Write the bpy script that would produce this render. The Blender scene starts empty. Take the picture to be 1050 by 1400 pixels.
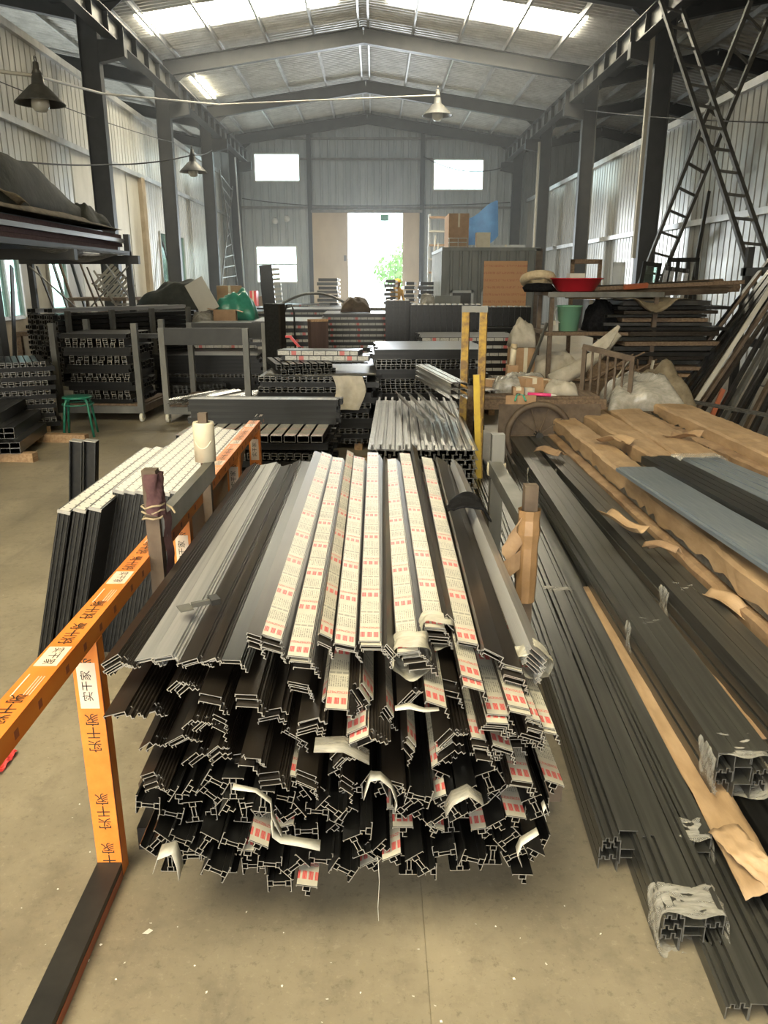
import bpy, math, random
from mathutils import Vector, Matrix, Euler

PI = math.pi
sc = bpy.context.scene
col = sc.collection

# ------------------------------------------------------------------ camera
F = 1051.0; CAMH = 1.70
PV = math.atan((700 - 383) / F)
YAW = math.atan((512 - 525) / F * math.cos(PV))
cam = bpy.data.cameras.new('camera'); camo = bpy.data.objects.new('camera', cam); col.objects.link(camo)
camo.location = (0, 0, CAMH); camo.rotation_euler = (PI / 2 - PV, 0, YAW)
cam.sensor_fit = 'VERTICAL'; cam.sensor_height = 36; cam.sensor_width = 27; cam.lens = 36 * F / 1400
cam.clip_end = 400; sc.camera = camo

# ------------------------------------------------------------------ world, lights, exposure
sc.view_settings.view_transform = 'Standard'; sc.view_settings.look = 'None'
sc.view_settings.gamma = 1; sc.view_settings.use_curve_mapping = False
sc.view_settings.exposure = 0.12
w = bpy.data.worlds.new('world'); sc.world = w; w.use_nodes = True
bg = w.node_tree.nodes['Background']; bg.inputs[0].default_value = (0.86, 0.95, 1.0, 1); bg.inputs[1].default_value = 8.0
SKYLIGHT = 14.0
def area(name, loc, rot, sx, sy, power, color=(1, 1, 1), portal=False):
    l = bpy.data.lights.new(name, 'AREA'); l.shape = 'RECTANGLE'; l.size = sx; l.size_y = sy; l.energy = power; l.color = color
    if portal: l.cycles.is_portal = True
    o = bpy.data.objects.new(name, l); o.location = loc; o.rotation_euler = rot; col.objects.link(o); return o
# daylight entering through the open shutter at the hall's near end (behind the viewer) and through the far gable
area('near_doorway_daylight', (-1.75, -7.3, 2.6), (math.radians(84), 0, 0), 6.0, 4.6, 480, (1.0, 0.80, 0.52))
area('far_doorway_daylight', (-0.1, 37.7, 2.3), (math.radians(-90), 0, 0), 2.4, 4.4, 700, (0.86, 0.94, 1.0))

# ------------------------------------------------------------------ pixel rays (a pixel gives a direction; depth comes from a plane)
_c, _s = math.cos(-YAW), math.sin(-YAW)
def ray(u, v):
    x = (u - 525) / F; y = (700 - v) / F
    b = math.cos(PV) + y * math.sin(PV); c = -math.sin(PV) + y * math.cos(PV)
    return Vector((x * _c + b * _s, -x * _s + b * _c, c))
def pz(u, v, z=0.0):
    d = ray(u, v); t = (z - CAMH) / d.z; return Vector((d.x * t, d.y * t, z))
def py(u, v, Y):
    d = ray(u, v); t = Y / d.y; return Vector((d.x * t, Y, CAMH + d.z * t))
def px(u, v, X):
    d = ray(u, v); t = X / d.x; return Vector((X, d.y * t, CAMH + d.z * t))

# ------------------------------------------------------------------ materials
MATS = {}
class N:
    def __init__(s, name):
        s.m = bpy.data.materials.new(name); s.m.use_nodes = True
        s.t = s.m.node_tree; s.b = s.t.nodes['Principled BSDF']; s.out = s.t.nodes['Material Output']; MATS[name] = s.m
    def node(s, typ, **k):
        n = s.t.nodes.new(typ)
        for a, b in k.items(): setattr(n, a, b)
        return n
    def put(s, sock, v):
        if isinstance(v, bpy.types.NodeSocket): s.t.links.new(v, sock)
        else: sock.default_value = v
    def M(s, op, a, b=0.0, c=None):
        n = s.node('ShaderNodeMath', operation=op); s.put(n.inputs[0], a); s.put(n.inputs[1], b)
        if c is not None: s.put(n.inputs[2], c)
        return n.outputs[0]
    def coords(s, kind='Object'):
        return s.node('ShaderNodeTexCoord').outputs[kind]
    def sep(s, v):
        n = s.node('ShaderNodeSeparateXYZ'); s.put(n.inputs[0], v); return n.outputs
    def noise(s, vec, scale, detail=4, rough=0.6):
        n = s.node('ShaderNodeTexNoise'); s.put(n.inputs['Vector'], vec); n.inputs['Scale'].default_value = scale
        n.inputs['Detail'].default_value = detail; n.inputs['Roughness'].default_value = rough; return n.outputs['Fac']
    def scalev(s, vec, sx, sy, sz):
        n = s.node('ShaderNodeMapping'); s.put(n.inputs[0], vec); n.inputs['Scale'].default_value = (sx, sy, sz); return n.outputs[0]
    def mix(s, f, a, b):
        n = s.node('ShaderNodeMix', data_type='RGBA'); s.put(n.inputs[0], f)
        for i, v in ((6, a), (7, b)):
            s.put(n.inputs[i], v if isinstance(v, bpy.types.NodeSocket) else (*v, 1) if len(v) == 3 else v)
        return n.outputs[2]
    def ramp(s, f, lo, hi):
        n = s.node('ShaderNodeMapRange'); s.put(n.inputs[0], f); n.inputs[1].default_value = lo; n.inputs[2].default_value = hi; return n.outputs[0]
    def win(s, t, a, b):
        return s.M('MULTIPLY', s.M('GREATER_THAN', t, a), s.M('LESS_THAN', t, b))
    def base(s, c): s.put(s.b.inputs['Base Color'], c if isinstance(c, bpy.types.NodeSocket) else (*c, 1)); return s
    def set(s, rough=0.6, metal=0.0, spec=0.5):
        s.put(s.b.inputs['Roughness'], rough); s.put(s.b.inputs['Metallic'], metal); s.b.inputs['Specular IOR Level'].default_value = spec; return s
    def bump(s, h, strength=0.3, dist=0.01):
        n = s.node('ShaderNodeBump'); n.inputs['Strength'].default_value = strength; n.inputs['Distance'].default_value = dist
        s.put(n.inputs['Height'], h); s.t.links.new(n.outputs[0], s.b.inputs['Normal']); return s

def simple(name, c, c2=None, rough=0.6, metal=0.0, scale=6.0, spec=0.5, stretch=None, bump=0.0, lo=.35, hi=.7, bd=.01):
    n = N(name)
    if c2 is None: n.base(c)
    else:
        v = n.coords()
        if stretch: v = n.scalev(v, *stretch)
        f = n.noise(v, scale); n.base(n.mix(n.ramp(f, lo, hi), c, c2))
        if bump: n.bump(f, bump, bd)
    n.set(rough, metal, spec); return n.m

def mk_concrete():
    n = N('concrete'); v = n.coords()
    a = n.noise(v, 0.9, 6, .65); b = n.noise(v, 9, 5, .7); d = n.noise(v, 60, 3, .6); sp = n.noise(v, 34, 4, .75)
    c = n.mix(n.ramp(a, .3, .7), (.165, .143, .105), (.34, .295, .215))
    c = n.mix(n.M('MULTIPLY', n.ramp(b, .5, .75), .45), c, (.12, .105, .08))
    st = n.noise(n.scalev(v, 3.0, .6, 1), 2.2, 5, .6)
    c = n.mix(n.M('MULTIPLY', n.ramp(st, .55, .75), .5), c, (.11, .1, .085))
    c = n.mix(n.M('MULTIPLY', n.ramp(sp, .56, .72), .55), c, (.1, .085, .062)); c = n.mix(n.M('MULTIPLY', n.ramp(sp, .42, .3), .3), c, (.42, .37, .28))
    n.base(c).set(n.ramp(a, -.2, 1.3), 0, .35).bump(n.M('ADD', d, b), .12, .004); return n.m
def mk_galv(name, c1, c2, metal=.55, rough=.42):
    n = N(name); v = n.coords(); a = n.noise(n.scalev(v, 1, 1, .25), 2.2, 5, .65); b = n.noise(n.scalev(v, 3, 3, .3), 5, 4)
    c = n.mix(n.ramp(a, .3, .72), c1, c2); c = n.mix(n.M('MULTIPLY', n.ramp(b, .62, .8), .45), c, (.13, .1, .07))
    n.base(c).set(rough, metal); return n.m
def mk_film(name, base, red, ink, dull=0.0):
    n = N(name); v = n.coords(); x, y, z = n.sep(v)
    t = n.M('FRACT', n.M('DIVIDE', y, .25)); xx = n.M('FRACT', n.M('DIVIDE', x, .0165))
    nz = n.noise(n.scalev(v, 40, 240, 40), 3.0, 2, .5)
    blk = n.M('MULTIPLY', n.win(t, .085, .20), n.win(xx, .1, .8))
    sub = n.M('FRACT', n.M('DIVIDE', x, .0165 / 4.7)); blk = n.M('MULTIPLY', blk, n.M('GREATER_THAN', sub, .18))
    grey = n.M('MULTIPLY', n.win(t, .66, .70), n.win(xx, .06, .92))
    tx = n.M('FRACT', n.M('DIVIDE', x, .0165 / 3)); ink_on = n.M('GREATER_THAN', nz, .5)
    z1 = n.M('MULTIPLY', n.M('MULTIPLY', n.win(t, .40, .62), n.win(tx, .2, .7)), ink_on)
    z2 = n.M('MULTIPLY', n.M('MULTIPLY', n.win(t, .74, .96), n.win(tx, .25, .6)), ink_on)
    g = n.noise(v, 14, 3); bc = n.mix(n.ramp(g, .35, .7), base, tuple(q * .8 for q in base))
    c = n.mix(n.M('MULTIPLY', n.M('MAXIMUM', z1, z2), .95), bc, ink)
    c = n.mix(n.M('MULTIPLY', grey, .75), c, tuple(q * 2.0 for q in ink)); c = n.mix(n.M('MULTIPLY', blk, .92), c, red)
    n.base(c).set(.34, 0, .5).bump(g, .15, .002); return n.m
def mk_glass(name, tint=(.9, .97, .95), gl=.06):
    n = N(name); tr = n.node('ShaderNodeBsdfTransparent'); tr.inputs[0].default_value = (*tint, 1)
    g = n.node('ShaderNodeBsdfGlossy'); g.inputs['Roughness'].default_value = .08
    mx = n.node('ShaderNodeMixShader'); mx.inputs[0].default_value = gl
    n.t.links.new(tr.outputs[0], mx.inputs[1]); n.t.links.new(g.outputs[0], mx.inputs[2]); n.t.links.new(mx.outputs[0], n.out.inputs[0]); return n.m
def mk_wrap(name, op, c, rough=.22):
    n = N(name); v = n.coords(); f = n.noise(n.scalev(v, .5, 2.2, .5), 26, 4, .65)
    n.base(c).set(rough, 0, .8).bump(f, .6, .006)
    tr = n.node('ShaderNodeBsdfTransparent'); mx = n.node('ShaderNodeMixShader')
    n.put(mx.inputs[0], n.M('ADD', op - .18, n.M('MULTIPLY', n.ramp(f, .35, .65), .3)))
    n.t.links.new(tr.outputs[0], mx.inputs[1]); n.t.links.new(n.b.outputs[0], mx.inputs[2]); n.t.links.new(mx.outputs[0], n.out.inputs[0]); return n.m
def mk_emit(name, c, s):
    n = N(name); n.base(c); n.b.inputs['Emission Color'].default_value = (*c, 1); n.b.inputs['Emission Strength'].default_value = s; return n.m
def mk_dots():
    n = N('perforated_film'); x, y, z = n.sep(n.coords())
    fx = n.M('SUBTRACT', n.M('FRACT', n.M('DIVIDE', x, .0275)), .5); fy = n.M('SUBTRACT', n.M('FRACT', n.M('DIVIDE', y, .06)), .5)
    d = n.M('ADD', n.M('POWER', n.M('MULTIPLY', fx, .0275), 2), n.M('POWER', n.M('MULTIPLY', fy, .06), 2))
    n.base(n.mix(n.M('LESS_THAN', d, .0046 ** 2), (.62, .6, .54), (.05, .05, .05))).set(.35); return n.m
def mk_notice():
    n = N('notice_board_print'); x, y, z = n.sep(n.coords())
    ln = n.M('FRACT', n.M('DIVIDE', z, .17)); nz = n.noise(n.scalev(n.coords(), 30, 1, 12), 1.2, 2)
    ink = n.M('MULTIPLY', n.M('MULTIPLY', n.win(ln, .3, .62), n.M('GREATER_THAN', nz, .5)), n.M('GREATER_THAN', z, .55))
    n.base(n.mix(n.M('MULTIPLY', ink, .35), (.66, .36, .17), (.45, .05, .03))).set(.7); return n.m

def mk_side_film():
    n = N('side_film'); v = n.coords(); x, y, z = n.sep(v); nz = n.noise(n.scalev(v, 1, 5, 30), 9, 2)
    t = n.M('FRACT', n.M('DIVIDE', y, .13)); r = n.M('FRACT', n.M('DIVIDE', y, .52))
    c = n.mix(n.ramp(nz, .4, .62), (.5, .49, .45), (.30, .295, .275)); c = n.mix(n.M('LESS_THAN', t, .07), c, (.06, .06, .058))
    n.base(n.mix(n.M('MULTIPLY', n.win(r, .3, .4), .8), c, (.5, .05, .05))).set(.4); return n.m
mk_concrete(); mk_side_film()
mk_galv('galvanised_roof', (.48, .48, .465), (.74, .74, .72), .3, .45)
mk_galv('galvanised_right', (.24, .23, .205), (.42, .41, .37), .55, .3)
mk_galv('galvanised_wall', (.5, .485, .44), (.7, .685, .63), .15, .36)
mk_galv('gable_sheet', (.3, .33, .335), (.42, .45, .455), .25, .5)
mk_galv('purlin_zinc', (.36, .36, .35), (.6, .6, .58), .5, .4)
simple('painted_steel', (.022, .023, .023), (.04, .04, .039), .5, .2, 3)
simple('grey_steel', (.11, .11, .10), (.19, .185, .165), .45, .5, 5, stretch=(1, 1, .3))
simple('rusty_steel', (.085, .06, .042), (.16, .12, .085), .7, .2, 8)
simple('black_steel', (.022, .022, .022), (.045, .043, .04), .45, .3, 5)
simple('bronze_alu', (.036, .029, .023), (.06, .05, .042), .3, .55, 5, stretch=(6, .25, 6))
simple('dark_alu', (.014, .014, .014), (.028, .0275, .026), .32, .5, 5, stretch=(6, .3, 6))
simple('charcoal_alu', (.026, .0265, .026), (.046, .047, .045), .31, .5, 5, stretch=(6, .3, 6))
simple('graphite_alu', (.062, .062, .057), (.115, .114, .104), .3, .4, 5, stretch=(6, .3, 6))
simple('silver_alu', (.30, .305, .32), (.5, .5, .5), .3, .4, 4, stretch=(8, .2, 8))
simple('blue_film', (.17, .21, .26), (.27, .31, .35), .3, .25, 7, stretch=(6, .5, 6))
simple('cut_end', (.30, .29, .265), (.46, .445, .41), .35, .6, 40)
simple('bright_alu', (.55, .55, .54), (.7, .7, .69), .27, .85, 4, stretch=(8, .2, 8))
simple('dull_end', (.13, .13, .125), (.24, .235, .22), .4, .6, 30)
simple('thermal_break', (.012, .012, .012), None, .6)
mk_film('printed_film', (.60, .575, .49), (.66, .03, .04), (.10, .10, .09))
mk_film('faded_film', (.42, .41, .37), (.5, .07, .07), (.10, .10, .09))
simple('red_ink', (.66, .03, .04), None, .5)
simple('black_ink', (.02, .016, .012), None, .6)
simple('white_ink', (.8, .76, .68), None, .5)
simple('label_white', (.74, .6, .48), (.8, .68, .56), .5, 0, 20)
simple('orange_film', (.70, .20, .028), (.78, .28, .05), .38, 0, 10, stretch=(1, .3, 1))
simple('kraft', (.34, .225, .125), (.5, .35, .21), .75, 0, 5, bump=.35, stretch=(2.2, .6, 2.2), bd=.02)
simple('kraft_worn', (.24, .15, .085), (.39, .26, .15), .8, 0, 7, bump=.4, bd=.02)
simple('carton', (.36, .22, .12), (.44, .28, .16), .8, 0, 9)
simple('timber', (.26, .16, .085), (.42, .28, .16), .8, 0, 4, stretch=(8, .5, 8), bump=.1)
simple('old_timber', (.10, .065, .042), (.2, .14, .09), .85, 0, 5, stretch=(8, .6, 8), bump=.15)
simple('plywood', (.30, .24, .16), (.42, .35, .25), .8, 0, 2.5)
simple('cream_panel', (.42, .40, .34), (.56, .54, .47), .55, 0, 1.5, stretch=(1, 1, .4))
simple('tarp_green', (.014, .016, .011), (.038, .04, .029), .8, 0, 5, bump=.4, bd=.03)
simple('tarp_brown', (.12, .095, .06), (.23, .19, .13), .85, 0, 9, bump=.5, bd=.02)
simple('green_paint', (.012, .12, .075), (.02, .17, .11), .4, 0, 8)
simple('pale_green_plastic', (.22, .46, .30), None, .35)
simple('green_plastic', (.03, .26, .17), (.06, .36, .25), .3, 0, 9, bump=.4)
simple('red_plastic', (.42, .018, .03), None, .3)
simple('pink_plastic', (.75, .06, .22), None, .35)
simple('red_paint', (.6, .05, .05), None, .5)
simple('yellow_rust', (.20, .12, .05), (.46, .29, .05), .65, .1, 14, lo=.42, hi=.62)
simple('yellow_paint', (.62, .45, .05), (.5, .33, .05), .5, 0, 12)
simple('cream_paper', (.62, .56, .42), (.72, .66, .52), .55, 0, 8, bump=.2)
simple('maroon_board', (.055, .033, .028), (.085, .055, .046), .6, 0, 3, stretch=(6, 6, .5))
simple('rubber', (.02, .02, .02), None, .7)
simple('white_plastic', (.5, .49, .44), (.62, .61, .56), .3, 0, 30)
simple('caster_plastic', (.62, .6, .5), None, .4)
simple('cloth_dark', (.005, .005, .006), (.014, .014, .015), .95, 0, 30, spec=.1, bump=.3)
simple('maroon_cloth', (.07, .03, .035), (.12, .06, .06), .9, 0, 30)
simple('jute', (.28, .22, .14), (.4, .33, .22), .9, 0, 60)
simple('packing_tape', (.22, .13, .06), (.33, .2, .1), .4, 0, 12, bump=.3)
simple('off_white_cloth', (.36, .33, .27), (.5, .46, .39), .85, 0, 8, bump=.4)
simple('straw', (.45, .36, .23), (.56, .46, .31), .85, 0, 30)
simple('blue_tarp', (.03, .12, .3), (.07, .22, .45), .5, 0, 4)
simple('container_paint', (.16, .17, .165), (.24, .25, .24), .55, .1, 3, stretch=(1, 1, .3))
simple('light_grey_sheet', (.42, .45, .46), (.55, .57, .58), .5, .2, 3)
simple('leaf', (.10, .24, .04), (.2, .38, .08), .6, 0, 20)
simple('bark', (.12, .09, .06), None, .9)
simple('asphalt', (.4, .4, .38), None, .9)
simple('hazard_red', (.36, .1, .04), (.28, .09, .05), .5, 0, 12)
simple('shirt_mustard', (.45, .25, .05), (.55, .32, .08), .85, 0, 20)
simple('skin', (.42, .25, .16), None, .6)
simple('trousers', (.03, .035, .05), None, .85)
simple('cap_yellow', (.75, .48, .05), None, .6)
simple('lamp_enamel', (.05, .05, .045), (.1, .095, .08), .5, .3, 8)
simple('lamp_glass', (.5, .48, .4), None, .2)
simple('cable_white', (.42, .4, .34), None, .6)
simple('door_beige', (.46, .36, .24), (.56, .45, .31), .6, 0, 1.4, stretch=(1, 1, .4))
simple('debris_white', (.75, .73, .68), None, .6)
mk_glass('window_glass'); mk_glass('green_glass', (.62, .75, .7), .1)
mk_wrap('clear_wrap', .5, (.62, .61, .57), .15); mk_wrap('paper_wrap', .9, (.55, .53, .45), .4); mk_wrap('bag_plastic', .66, (.46, .44, .39), .25)
mk_emit('skylight_panel', (1.0, .9, .64), SKYLIGHT); mk_emit('boosted_skylight_panel', (1.0, .93, .75), SKYLIGHT * 2.0)  # second panel: same sheet, glow raised only to brighten the upper hall
mk_dots(); mk_notice()

# ------------------------------------------------------------------ mesh helpers
class MB:
    def __init__(s): s.v = []; s.f = []; s.m = []
    def add(s, vs, fs, mi=0):
        o = len(s.v); s.v += [tuple(q) for q in vs]; s.f += [tuple(i + o for i in f) for f in fs]; s.m += [mi] * len(fs); return s
    def box(s, a, b, mi=0):
        x0, y0, z0 = a; x1, y1, z1 = b
        return s.add([(x0, y0, z0), (x1, y0, z0), (x1, y1, z0), (x0, y1, z0), (x0, y0, z1), (x1, y0, z1), (x1, y1, z1), (x0, y1, z1)],
                     [(0, 3, 2, 1), (4, 5, 6, 7), (0, 1, 5, 4), (1, 2, 6, 5), (2, 3, 7, 6), (3, 0, 4, 7)], mi)
    def beam(s, p, q, w, h, up=(0, 0, 1), mi=0):
        p = Vector(p); q = Vector(q); d = (q - p).normalized(); u = Vector(up)
        r = d.cross(u)
        if r.length < 1e-4: r = d.cross(Vector((1, 0, 0)))
        r.normalize(); u = r.cross(d); vs = []
        for e in (p, q):
            for a, b in ((-1, -1), (1, -1), (1, 1), (-1, 1)): vs.append(e + r * (a * w / 2) + u * (b * h / 2))
        return s.add(vs, [(0, 1, 2, 3), (7, 6, 5, 4), (0, 4, 5, 1), (1, 5, 6, 2), (2, 6, 7, 3), (3, 7, 4, 0)], mi)
    def tube(s, pts, r, n=8, mi=0, cap=True):
        pts = [Vector(p) for p in pts]; rr = r if isinstance(r, (list, tuple)) else [r] * len(pts); vs = []; prev = None
        for i, p in enumerate(pts):
            d = (pts[min(i + 1, len(pts) - 1)] - pts[max(i - 1, 0)]).normalized()
            if prev is None:
                a = d.orthogonal().normalized()
            else:
                a = prev - d * prev.dot(d); a.normalize()
            prev = a; b = d.cross(a)
            for k in range(n):
                t = 2 * PI * k / n; vs.append(p + (a * math.cos(t) + b * math.sin(t)) * rr[i])
        fs = [(i * n + k, i * n + (k + 1) % n, (i + 1) * n + (k + 1) % n, (i + 1) * n + k) for i in range(len(pts) - 1) for k in range(n)]
        if cap: fs += [tuple(range(n - 1, -1, -1)), tuple(range((len(pts) - 1) * n, len(pts) * n))]
        return s.add(vs, fs, mi)
    def lathe(s, prof, n=24, c=(0, 0, 0), mi=0):
        vs = []
        for r, z in prof:
            for k in range(n):
                t = 2 * PI * k / n; vs.append((c[0] + r * math.cos(t), c[1] + r * math.sin(t), c[2] + z))
        fs = [(i * n + k, i * n + (k + 1) % n, (i + 1) * n + (k + 1) % n, (i + 1) * n + k) for i in range(len(prof) - 1) for k in range(n)]
        return s.add(vs, fs, mi)
    def torus(s, c, R, r, n=24, m=6, axis='z', mi=0):
        vs = []
        for i in range(n):
            a = 2 * PI * i / n
            for k in range(m):
                b = 2 * PI * k / m; q = R + r * math.cos(b); p = (q * math.cos(a), q * math.sin(a), r * math.sin(b))
                if axis == 'x': p = (p[2], p[0], p[1])
                if axis == 'y': p = (p[0], p[2], p[1])
                vs.append((p[0] + c[0], p[1] + c[1], p[2] + c[2]))
        return s.add(vs, [(i * m + k, ((i + 1) % n) * m + k, ((i + 1) % n) * m + (k + 1) % m, i * m + (k + 1) % m) for i in range(n) for k in range(m)], mi)
    def grid(s, fn, nu, nv, mi=0):
        vs = [fn(i / nu, j / nv) for j in range(nv + 1) for i in range(nu + 1)]
        return s.add(vs, [(j * (nu + 1) + i, j * (nu + 1) + i + 1, (j + 1) * (nu + 1) + i + 1, (j + 1) * (nu + 1) + i) for j in range(nv) for i in range(nu)], mi)
    def mesh(s, name, mats, smooth=False):
        me = bpy.data.meshes.new(name); me.from_pydata(s.v, [], s.f)
        for m in (mats if isinstance(mats, (list, tuple)) else [mats]): me.materials.append(MATS[m])
        if any(s.m): me.polygons.foreach_set('material_index', s.m)
        if smooth: me.polygons.foreach_set('use_smooth', [True] * len(me.polygons))
        me.update(); return me
def link(name, data, parent=None, loc=(0, 0, 0), rot=(0, 0, 0)):
    o = bpy.data.objects.new(name, data); col.objects.link(o); o.location = loc; o.rotation_euler = rot
    if parent is not None: o.parent = parent
    return o
def tag(o, label, cat, group=None):
    o['label'] = label; o['category'] = cat
    if group: o['group'] = group
    return o
def thing(name, label, cat, loc=(0, 0, 0), rot=(0, 0, 0), group=None):
    return tag(link(name, None, None, loc, rot), label, cat, group)
def struct(name, data=None, parent=None, loc=(0, 0, 0), rot=(0, 0, 0)):
    o = link(name, data, parent, loc, rot)
    if parent is None: o['kind'] = 'structure'
    return o
def part(name, mb, mats, parent, loc=(0, 0, 0), rot=(0, 0, 0), smooth=False):
    return link(name, mb.mesh(name, mats, smooth) if isinstance(mb, MB) else mb, parent, loc, rot)
_txt = {}
def text_mesh(s, size, mat, spacing=1.0, line=1.0, res=1):
    k = (s, size, mat)
    if k not in _txt:
        c = bpy.data.curves.new('t', 'FONT'); c.body = s; c.size = size; c.align_x = 'CENTER'; c.align_y = 'CENTER'
        c.resolution_u = res; c.space_character = spacing; c.space_line = line
        o = bpy.data.objects.new('t', c); col.objects.link(o)
        me = bpy.data.meshes.new_from_object(o.evaluated_get(bpy.context.evaluated_depsgraph_get()))
        bpy.data.objects.remove(o); bpy.data.curves.remove(c); me.materials.clear(); me.materials.append(MATS[mat]); _txt[k] = me
    return _txt[k]

# profile sections: lists of polylines, (x, z) in metres
SEC = {
    'casing': [[(-.034, -.007), (-.034, 0), (.018, 0), (.018, -.013), (.028, -.013), (.028, -.022), (.034, -.022)]],
    'casing_slim': [[(-.026, -.006), (-.026, 0), (.010, 0), (.010, -.012), (.019, -.012), (.019, -.02), (.025, -.02)]],
    'angle': [[(-.03, 0), (.03, 0), (.03, -.03)]],
    'hsec': [[(-.026, .026), (-.03, .026), (-.03, -.026), (-.026, -.026)], [(.026, .026), (.03, .026), (.03, -.026), (.026, -.026)],
             [(-.03, .008), (-.016, .008), (-.016, -.008), (-.03, -.008)], [(.03, .008), (.016, .008), (.016, -.008), (.03, -.008)],
             [(-.016, .005), (.016, .005)], [(-.016, -.005), (.016, -.005)]],
    'tsec': [[(-.026, -.004), (-.026, 0), (.026, 0), (.026, -.004)], [(-.009, 0), (-.009, -.014), (.009, -.014), (.009, 0)], [(0, -.014), (0, -.028), (.012, -.028)]],
    'chan': [[(-.012, .006), (-.012, .0), (-.026, .0), (-.026, .05), (.026, .05), (.026, .0), (.012, .0), (.012, .006)], [(-.026, .03), (.026, .03)]],
    'tube': [[(-.024, 0), (-.024, .048), (.024, .048), (.024, 0), (-.024, 0)]],
    'slab': [[(-.045, 0), (-.045, .05), (.045, .05), (.045, 0), (-.045, 0)]],
    'rib': [[(-.04, 0), (-.04, .028), (-.022, .028), (-.022, .036), (.022, .036), (.022, .028), (.04, .028), (.04, 0)]],
    'flat': [[(-.05, 0), (-.05, .018), (-.03, .018), (-.03, .024), (.03, .024), (.03, .018), (.05, .018), (.05, 0)]],
    'ridged': [[(-.026, 0), (-.026, .036), (-.018, .036), (-.018, .046), (-.008, .046), (-.008, .034), (.005, .034), (.005, .052), (.015, .052), (.015, .038), (.026, .038), (.026, 0)]],
    'plate': [[(-.027, 0), (-.027, .052), (.027, .052), (.027, 0)]],
    'tee': [[(-.028, .004), (-.028, 0), (.028, 0), (.028, .004)], [(-.004, 0), (-.004, .034)], [(.004, 0), (.004, .034)], [(-.01, .034), (.01, .034)]],
}
def bar_mb(sec, L, t=.0026, mb=None, caps=1, y0=0.0):
    mb = mb or MB()
    for pl in SEC[sec]:
        n = len(pl); closed = pl[0] == pl[-1]; A = []; B = []
        for i, p in enumerate(pl):
            def dirn(a, b):
                d = (b[0] - a[0], b[1] - a[1]); l = math.hypot(*d) or 1; return (d[0] / l, d[1] / l)
            if closed and i in (0, n - 1): d0 = dirn(pl[-2], pl[-1]); d1 = dirn(pl[0], pl[1])
            else:
                d0 = dirn(pl[i - 1], p) if i else None; d1 = dirn(p, pl[i + 1]) if i < n - 1 else None
                d0 = d0 or d1; d1 = d1 or d0
            n0 = (-d0[1], d0[0]); n1 = (-d1[1], d1[0]); m = (n0[0] + n1[0], n0[1] + n1[1])
            k = max(.3, (m[0] * n0[0] + m[1] * n0[1])); o = (m[0] / k * t / 2, m[1] / k * t / 2)
            A.append((p[0] + o[0], p[1] + o[1])); B.append((p[0] - o[0], p[1] - o[1]))
        vs = [(a[0], y, a[1]) for y in (y0, y0 + L) for a in A + B]; h = 2 * n; f = []; c = []
        for i in range(n - 1):
            f += [(i, i + 1, h + i + 1, h + i), (n + i + 1, n + i, h + n + i, h + n + i + 1)]
            c += [(i, n + i, n + i + 1, i + 1), (h + i, h + i + 1, h + n + i + 1, h + n + i)]
        if not closed:
            f += [(n, 0, h, h + n), (n - 1, 2 * n - 1, h + 2 * n - 1, h + n - 1)]
        o = len(mb.v); mb.add(vs, f, 0); mb.f += [tuple(q + o for q in ff) for ff in c]; mb.m += [caps] * len(c)
    return mb
_bars = {}
def bar_mesh(sec, L, body, end='cut_end', t=.0022):
    k = (sec, round(L, 2), body, end, t)
    if k not in _bars: _bars[k] = bar_mb(sec, L, t).mesh('bar_' + sec, [body, end])
    return _bars[k]

# ================================================================== THE HALL
RX = -0.3                       # ridge
XL, XR = -6.3, 6.5              # column lines
YS = [-5.4, 0.8, 7.0, 13.0, 19.4, 25.6, 31.8]
YG = 38.0; YN = -7.5
def zr(x): return 8.36 - .15 * abs(x - RX)     # underside of the rafters
def corr(L, H, pitch, depth, alt=False):
    """ribbed sheet in the local XZ plane: L along x, H along z, ribs vertical, standing out towards -y"""
    mb = MB(); n = max(1, round(L / pitch)); p = L / n; xs = []
    for i in range(n):
        a = i * p
        if alt: xs += [(a, 0), (a + p * .80, 0), (a + p * .84, depth), (a + p * .96, depth)]; continue
        xs += [(a, 0), (a + p * .62, 0), (a + p * .70, -depth), (a + p * .92, -depth)]
    xs.append((L, 0)); vs = []
    for x, y in xs: vs += [(x, y, 0), (x, y, H)]
    return mb.add(vs, [(2 * i, 2 * i + 2, 2 * i + 3, 2 * i + 1) for i in range(len(xs) - 1)])
fl = struct('floor')
xs = [-14.0, -8.0, -4.1, 0.13, 4.3, 8.0, 15.0]; ys = [-9, -3.2, 2.9, 9.0, 15.1, 21.2, 27.3, 33.4, 38.6]
for i in range(6):
    for j in range(8):
        g = .0012
        m = MB().box((xs[i] + g, ys[j] + g, -.12), (xs[i + 1] - g, ys[j + 1] - g, 0))
        part('slab', m, 'concrete', fl)
part('joint_filler', MB().box((-14, -9, -.14), (15, 38.6, -.003)), 'concrete', fl)

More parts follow.
